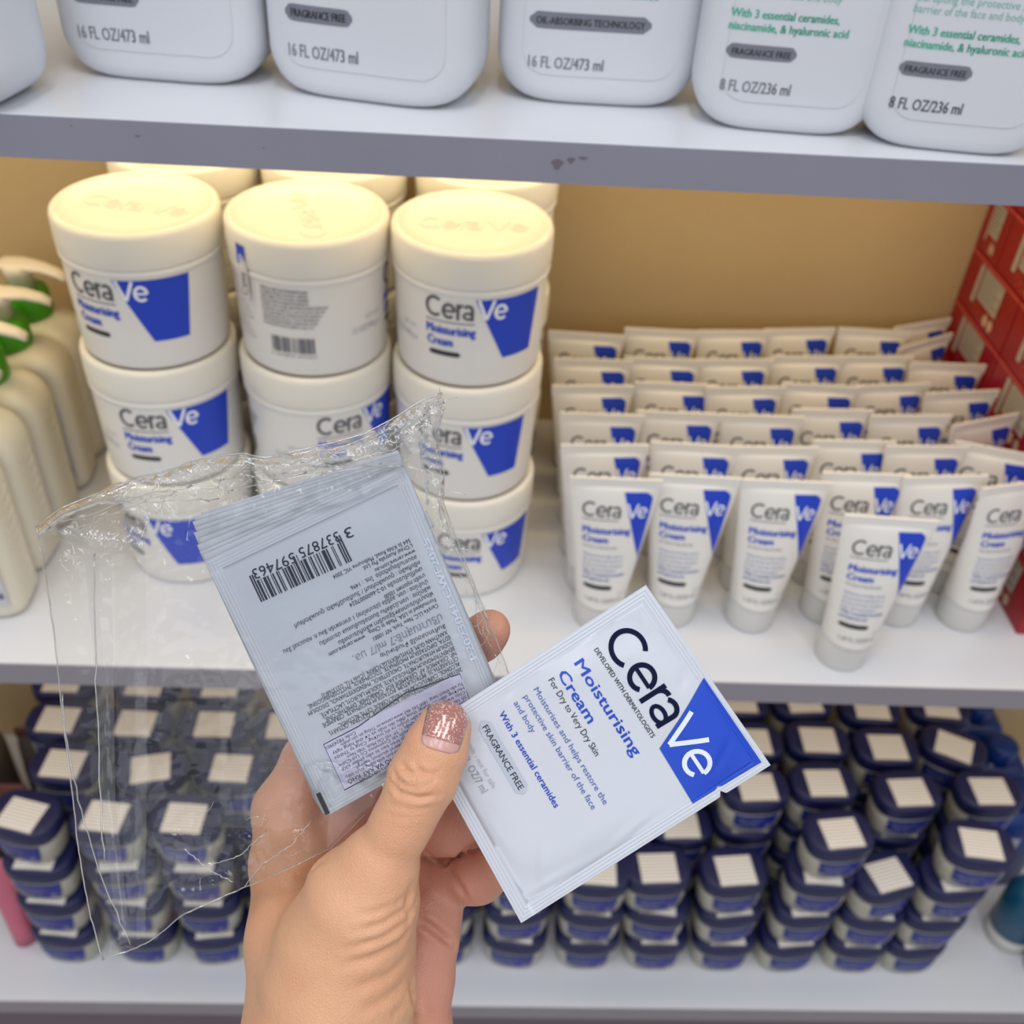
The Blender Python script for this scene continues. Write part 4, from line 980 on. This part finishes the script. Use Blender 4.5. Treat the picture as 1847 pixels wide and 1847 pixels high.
# thumbnail, laid on the thumb's back
bvh = BVHTree.FromPolygons([tuple(q) for q in VW], [tuple(int(k) for k in q) for q in Q])
def nail_surface(rows, name, m, lift, parent, nx=14):
    """rows: list of (left px, right px) pairs from tip to base"""
    V = []; W_ = []
    for (a, b) in rows:
        for i in range(nx+1):
            s = i/nx; x = a[0]+(b[0]-a[0])*s; y = a[1]+(b[1]-a[1])*s
            r = hit(x, y)
            if r[0] is None: r = bvh.find_nearest(cw(x, y, .286)); 
            p, nn = r[0], r[1]
            if nn.dot(CAM-p) < 0: nn = -nn
            e = 1-abs(2*s-1)**3
            V.append(p+nn*(lift*(.35+.65*e))-hl); W_.append(p-nn*.0004-hl)
    k = len(V); V += W_; Fc = []; ny_ = len(rows)
    for j in range(ny_-1):
        for i in range(nx): a = j*(nx+1)+i; Fc.append((a, a+nx+1, a+nx+2, a+1))
    rim = list(range(nx+1))+[j*(nx+1)+nx for j in range(1, ny_)]+[(ny_-1)*(nx+1)+i for i in range(nx-1, -1, -1)]+[j*(nx+1) for j in range(ny_-2, 0, -1)]
    for i in range(len(rim)): a, b_ = rim[i], rim[(i+1) % len(rim)]; Fc.append((a, b_, b_+k, a+k))
    return mesh(name, V, Fc, m, parent)
def nrow(t, s0=1.0):
    ax = Vector((-.31, .95)); c0 = Vector((813, 1270)); L_ = 90
    c = c0+Vector((-22, 84))*t + Vector((0, 0))
    hw_ = 39*(1-(1-min(1, (t+.04)/.30))**2.2)**.5 if t < .26 else 39-3*t
    if t > .86: hw_ *= math.sqrt(max(.05, 1-((t-.86)/.17)**2))
    pv = Vector((.95, .26))
    return ((c-pv*hw_)[:], (c+pv*hw_)[:])
ts = [i/22 for i in range(23)]
mg = bpy.data.materials.new('glitter_polish'); mg.use_nodes = True; n = mg.node_tree.nodes; L = mg.node_tree.links; b = n['Principled BSDF']
b.inputs['Roughness'].default_value = .12; b.inputs['Coat Weight'].default_value = 1; b.inputs['Coat Roughness'].default_value = .05
tc = n.new('ShaderNodeTexCoord'); vo = n.new('ShaderNodeTexVoronoi'); vo.inputs['Scale'].default_value = 2600
cr = n.new('ShaderNodeValToRGB'); cr.color_ramp.elements[0].position = .80; cr.color_ramp.elements[0].color = lin('#b57a70'); cr.color_ramp.elements[1].position = .95; cr.color_ramp.elements[1].color = lin('#ecc9c0')
sp = n.new('ShaderNodeSeparateColor'); L.new(tc.outputs['Object'], vo.inputs['Vector']); L.new(vo.outputs['Color'], sp.inputs[0]); L.new(sp.outputs[0], cr.inputs[0]); L.new(cr.outputs[0], b.inputs['Base Color'])
b.inputs['Metallic'].default_value = .2
vm = n.new('ShaderNodeVectorMath'); vm.operation = 'SUBTRACT'; vm.inputs[1].default_value = (.5, .5, .5); vs = n.new('ShaderNodeVectorMath'); vs.operation = 'SCALE'; vs.inputs['Scale'].default_value = .10
ge = n.new('ShaderNodeNewGeometry'); va_ = n.new('ShaderNodeVectorMath'); va_.operation = 'ADD'
L.new(vo.outputs['Color'], vm.inputs[0]); L.new(vm.outputs[0], vs.inputs[0]); L.new(vs.outputs[0], va_.inputs[0]); L.new(ge.outputs['Normal'], va_.inputs[1]); nn_ = n.new('ShaderNodeVectorMath'); nn_.operation = 'NORMALIZE'; L.new(va_.outputs[0], nn_.inputs[0]); L.new(nn_.outputs[0], b.inputs['Normal'])
nb = nail_surface([nrow(t_) for t_ in ts], 'thumbnail', mat('bare_nail', '#cf9f98', .22), .00035, hand)
nb['label'] = 'bare pink nail base'
ng = nail_surface([nrow(t_) for t_ in ts if t_ < .80], 'nail_polish', mg, .00065, nb)
ng['label'] = 'glittery rose nail polish'

# ------------------------------------------------------------------ clear bag round the bundle
def film(name, tint, rough, extra=0.0, milk=.03, bs=.25):
    m = bpy.data.materials.new(name); m.use_nodes = True; n = m.node_tree.nodes; L = m.node_tree.links
    for q in list(n): n.remove(q)
    out = n.new('ShaderNodeOutputMaterial'); tr = n.new('ShaderNodeBsdfTransparent'); tr.inputs[0].default_value = tint
    gl = n.new('ShaderNodeBsdfGlossy'); gl.inputs['Roughness'].default_value = rough; gl.inputs[0].default_value = (1, 1, 1, 1)
    df = n.new('ShaderNodeBsdfDiffuse'); df.inputs[0].default_value = (.85, .87, .9, 1)
    lw = n.new('ShaderNodeFresnel'); lw.inputs['IOR'].default_value = 1.36
    tc = n.new('ShaderNodeTexCoord'); nz = n.new('ShaderNodeTexNoise'); nz.inputs['Scale'].default_value = 70; nz.inputs['Detail'].default_value = 6; nz.inputs['Distortion'].default_value = .8
    bp = n.new('ShaderNodeBump'); bp.inputs['Strength'].default_value = bs; bp.inputs['Distance'].default_value = .0012
    L.new(tc.outputs['Object'], nz.inputs['Vector']); L.new(nz.outputs['Fac'], bp.inputs['Height'])
    L.new(bp.outputs[0], gl.inputs['Normal'])
    ad = n.new('ShaderNodeMath'); ad.operation = 'MULTIPLY_ADD'; ad.inputs[1].default_value = 1.0; ad.inputs[2].default_value = extra; ad.use_clamp = True
    L.new(lw.outputs[0], ad.inputs[0])
    m1 = n.new('ShaderNodeMixShader'); m1.inputs[0].default_value = milk; L.new(tr.outputs[0], m1.inputs[1]); L.new(df.outputs[0], m1.inputs[2])
    m2 = n.new('ShaderNodeMixShader'); L.new(ad.outputs[0], m2.inputs[0]); L.new(m1.outputs[0], m2.inputs[1]); L.new(gl.outputs[0], m2.inputs[2])
    L.new(m2.outputs[0], out.inputs[0]); return m
M_film = film('clear_film', (.975, .975, .97, 1), .05, .0, .010, .10)
M_fold = film('folded_film', (.93, .93, .93, 1), .08, .02, .05, .3)
M_rim = film('film_crease', (.92, .91, .88, 1), .08, .14, .16)
def interp(poly, t):
    ls = [0]
    for a, b in zip(poly[:-1], poly[1:]): ls.append(ls[-1]+math.dist(a, b))
    q = t*ls[-1]
    for i in range(len(poly)-1):
        if q <= ls[i+1] or i == len(poly)-2:
            s = (q-ls[i])/((ls[i+1]-ls[i]) or 1); return tuple(poly[i][k]+(poly[i+1][k]-poly[i][k])*s for k in range(len(poly[0])))
TOP = [(65, 950), (112, 915), (170, 892), (240, 862), (300, 850), (345, 832), (400, 822), (440, 817), (478, 826), (520, 816), (600, 798), (655, 783), (705, 758), (740, 735), (770, 718), (796, 709)]
RIGHT = [(796, 709), (803, 735), (792, 770), (792, 810), (802, 860), (800, 905), (828, 985), (868, 1085), (905, 1180), (925, 1235)]
BOT_ = [(185, 1731), (240, 1712), (272, 1697), (330, 1650), (392, 1622), (440, 1601), (519, 1568), (598, 1529), (660, 1468), (760, 1420), (850, 1340), (925, 1235)]
LEFT = [(65, 950), (82, 1040), (100, 1160), (112, 1290), (128, 1410), (140, 1520), (160, 1640), (185, 1731)]
def nz2(x, y, s):
    from mathutils import noise
    return noise.noise(Vector((x*s, y*s, s*1.7)))
def bag_pt(s, t, back):
    c = [interp(TOP, s), interp(BOT_, s), interp(LEFT, t), interp(RIGHT, t)]
    x, y = [(1-t)*c[0][k]+t*c[1][k]+(1-s)*c[2][k]+s*c[3][k]-((1-s)*(1-t)*TOP[0][k]+s*(1-t)*TOP[-1][k]+(1-s)*t*LEFT[-1][k]+s*t*RIGHT[-1][k]) for k in (0, 1)]
    e = min(s, 1-s, t, 1-t); pw = min(1, e/.08); pw = pw*(2-pw)
    mid = .3120; gap = (.0078 if back else -.0066)
    over = max(0, min(1, (x-300)/90)) if y < 1500 else max(0, min(1, (x-520)/60))
    base = mid+gap*pw*(0.55+.45*over)
    top = max(0, 1-t/.22); crum = .35+1.9*top**1.2+.7*max(0, min(1, (t-.55)*3))*max(0, min(1, (x-250)/160))
    wv = 0
    for sc, am in ((.010, .0010), (.028, .0007), (.07, .00035)):
        wv += am*(1-2*abs(nz2(x+(300 if back else 0), y, sc)))
    wv += .0004*nz2(x*3, y*.3, .02)
    if over > .5 and t > .16 and not back: wv *= .18
    if y > 1380 and x > 430: base = min(base, .3095-(.0015 if not back else 0)-.004*max(0, min(1, (x-470)/120)))
    return x, y, base+wv*crum*pw*(-1 if not back else 1)*.9
def bag_sheet(back, name):
    nx_, ny_ = 150, 150; V = []; Fc = []
    for j in range(ny_+1):
        for i in range(nx_+1):
            x, y, d = bag_pt(i/nx_, j/ny_, back); V.append(cw(x, y, d)-bl)
    for j in range(ny_):
        for i in range(nx_): a = j*(nx_+1)+i; Fc.append((a, a+nx_+1, a+nx_+2, a+1))
    return mesh(name, V, Fc, M_film, bag)
bl = cw(300, 1200, .312)
bag = thing('plastic_bag', 'crinkled clear plastic bag wrapped around the bundle of sachets, hanging off to the left', 'bag', bl)
bag_sheet(False, 'front_film'); bag_sheet(True, 'back_film')
def ribbon(pts, w, d0, name, m, jit=0):
    """thin folded ridge standing off the film"""
    out = [cw(x+random.uniform(-jit, jit), y+random.uniform(-jit, jit), d0+(q[2] if len(q) > 2 else 0))-bl for q in pts for x, y in [q[:2]]]
    v, f = tube(out, w, 6); return mesh(name, v, f, m, bag)
def dense(poly, n): return [interp(poly, i/n) for i in range(n+1)]
for nm_, poly in (('edge_weld', TOP), ('edge_weld', RIGHT), ('edge_weld', BOT_[:9]), ('edge_weld', LEFT)):
    ribbon(dense(poly, 60), .00022, .3118, nm_, M_rim, .8)
# seal strip, inner fold lines and the turned-over flap at the left
def strip(L_, R_, d, name, m, amp=.0006, n=60, k=10):
    V = []; Fc = []
    for j in range(n+1):
        a, b = interp(L_, j/n), interp(R_, j/n)
        for i in range(k+1):
            x, y = a[0]+(b[0]-a[0])*i/k, a[1]+(b[1]-a[1])*i/k
            V.append(cw(x, y, d-amp*abs(nz2(x, y, .09))-amp*math.sin(i/k*PI))-bl)
    for j in range(n):
        for i in range(k): q = j*(k+1)+i; Fc.append((q, q+k+1, q+k+2, q+1))
    return mesh(name, V, Fc, m, bag)
strip([(152, 1000), (170, 1200), (182, 1450), (215, 1705)], [(200, 1002), (205, 1200), (208, 1450), (236, 1696)], .3076, 'adhesive_strip', M_fold, .0012)
strip([(262, 1000), (266, 1300), (262, 1690)], [(206, 1002), (210, 1300), (235, 1700)], .3078, 'inner_fold', M_film, .0003)
strip([(68, 952), (120, 975), (165, 998), (258, 1000)], [(68, 950), (150, 952), (200, 960), (262, 968)], .3060, 'folded_flap', M_fold, .0012)
strip([(150, 905), (205, 872), (250, 864)], [(150, 908), (230, 880), (262, 868)], .3058, 'folded_flap', M_fold, .0010, 30, 5)
strip([(560, 820), (640, 800), (720, 760), (790, 715)], [(570, 850), (690, 838), (790, 800), (800, 735)], .3045, 'folded_flap', M_fold, .0016)
M_crum = film('crumpled_film', (.95, .94, .92, 1), .07, .03, .06, .9)
TB = [(x+6, y+(44 if 200 < x < 760 else 18)) for x, y in TOP]
strip([(x, y+3) for x, y in TOP], TB, .3062, 'crumpled_band', M_crum, .0020, 130, 12)
strip([(x-2, y+8) for x, y in RIGHT[:7]], [(x-34, y+20) for x, y in RIGHT[:7]], .3060, 'crumpled_band', M_crum, .0018, 60, 10)
CR = [[(65, 950), (160, 930), (240, 900), (275, 885), (330, 888), (380, 905)], [(65, 950), (150, 935), (220, 922), (262, 905), (330, 904), (395, 900)], [(262, 905), (290, 880), (330, 872), (420, 884)], [(262, 905), (270, 930), (255, 970)], [(275, 885), (300, 862), (345, 840)], [(420, 885), (470, 872), (520, 862), (600, 850), (690, 838)], [(425, 800+22), (520, 838), (620, 842), (730, 842)], [(440, 820), (470, 845), (500, 862), (490, 876), (460, 860)], [(520, 820), (610, 808), (690, 780), (740, 745)], [(540, 835), (640, 812), (700, 790), (735, 760)], [(600, 850), (660, 822), (712, 812), (770, 760)], [(712, 812), (722, 780), (750, 750), (795, 712)], [(730, 842), (775, 850), (790, 900), (800, 960)], [(770, 850), (798, 868), (792, 905), (812, 960), (850, 1060), (885, 1150)], [(788, 900), (800, 940), (835, 1020), (880, 1120)], [(345, 835), (385, 850), (405, 870), (412, 888)], [(380, 828), (400, 850), (395, 880)], [(372, 1560), (430, 1545), (480, 1500)], [(330, 1530), (380, 1570), (420, 1590)], [(440, 1601), (470, 1560), (530, 1520), (560, 1480)], [(112, 1250), (118, 1330), (150, 1480), (190, 1600), (235, 1705)], [(170, 1000), (172, 1200), (182, 1450), (188, 1560)]]
for q in CR: ribbon(dense(q, 22), random.choice((.00012, .00017, .00022)), .3052 if q[0][1] < 1300 else .3045, 'crease', M_rim, 2.0)
bpy.context.view_layer.update()
rr = random.Random(5)
def squiggle(x, y, ln, an, d, w):
    p = [(x, y)]; 
    for k in range(6):
        an += rr.uniform(-.55, .55); x += ln/6*math.cos(an); y += ln/6*math.sin(an); p.append((x, y))
    ribbon(dense(p, 12), w, d, 'crease', M_rim, .6)
for i in range(46):
    s_ = rr.uniform(.12, 1); c = interp(TOP, s_); squiggle(c[0]+rr.uniform(-10, 5), c[1]+rr.uniform(6, 52), rr.uniform(18, 60), rr.choice((-.4, 2.7))+rr.uniform(-.5, .5), .3050, rr.choice((.00009, .00013, .00018)))
for i in range(4):
    squiggle(rr.uniform(350, 560), rr.uniform(1450, 1580), rr.uniform(20, 60), -.5+rr.uniform(-.7, .7), .3048-.0, rr.choice((.00009, .00013)))
for i in range(14):
    t_ = rr.uniform(.1, .95); c = interp(RIGHT, t_); squiggle(c[0]-rr.uniform(4, 20), c[1], rr.uniform(20, 70), 1.2+rr.uniform(-.3, .3), .3055, rr.choice((.00009, .00014)))
bpy.context.view_layer.update()
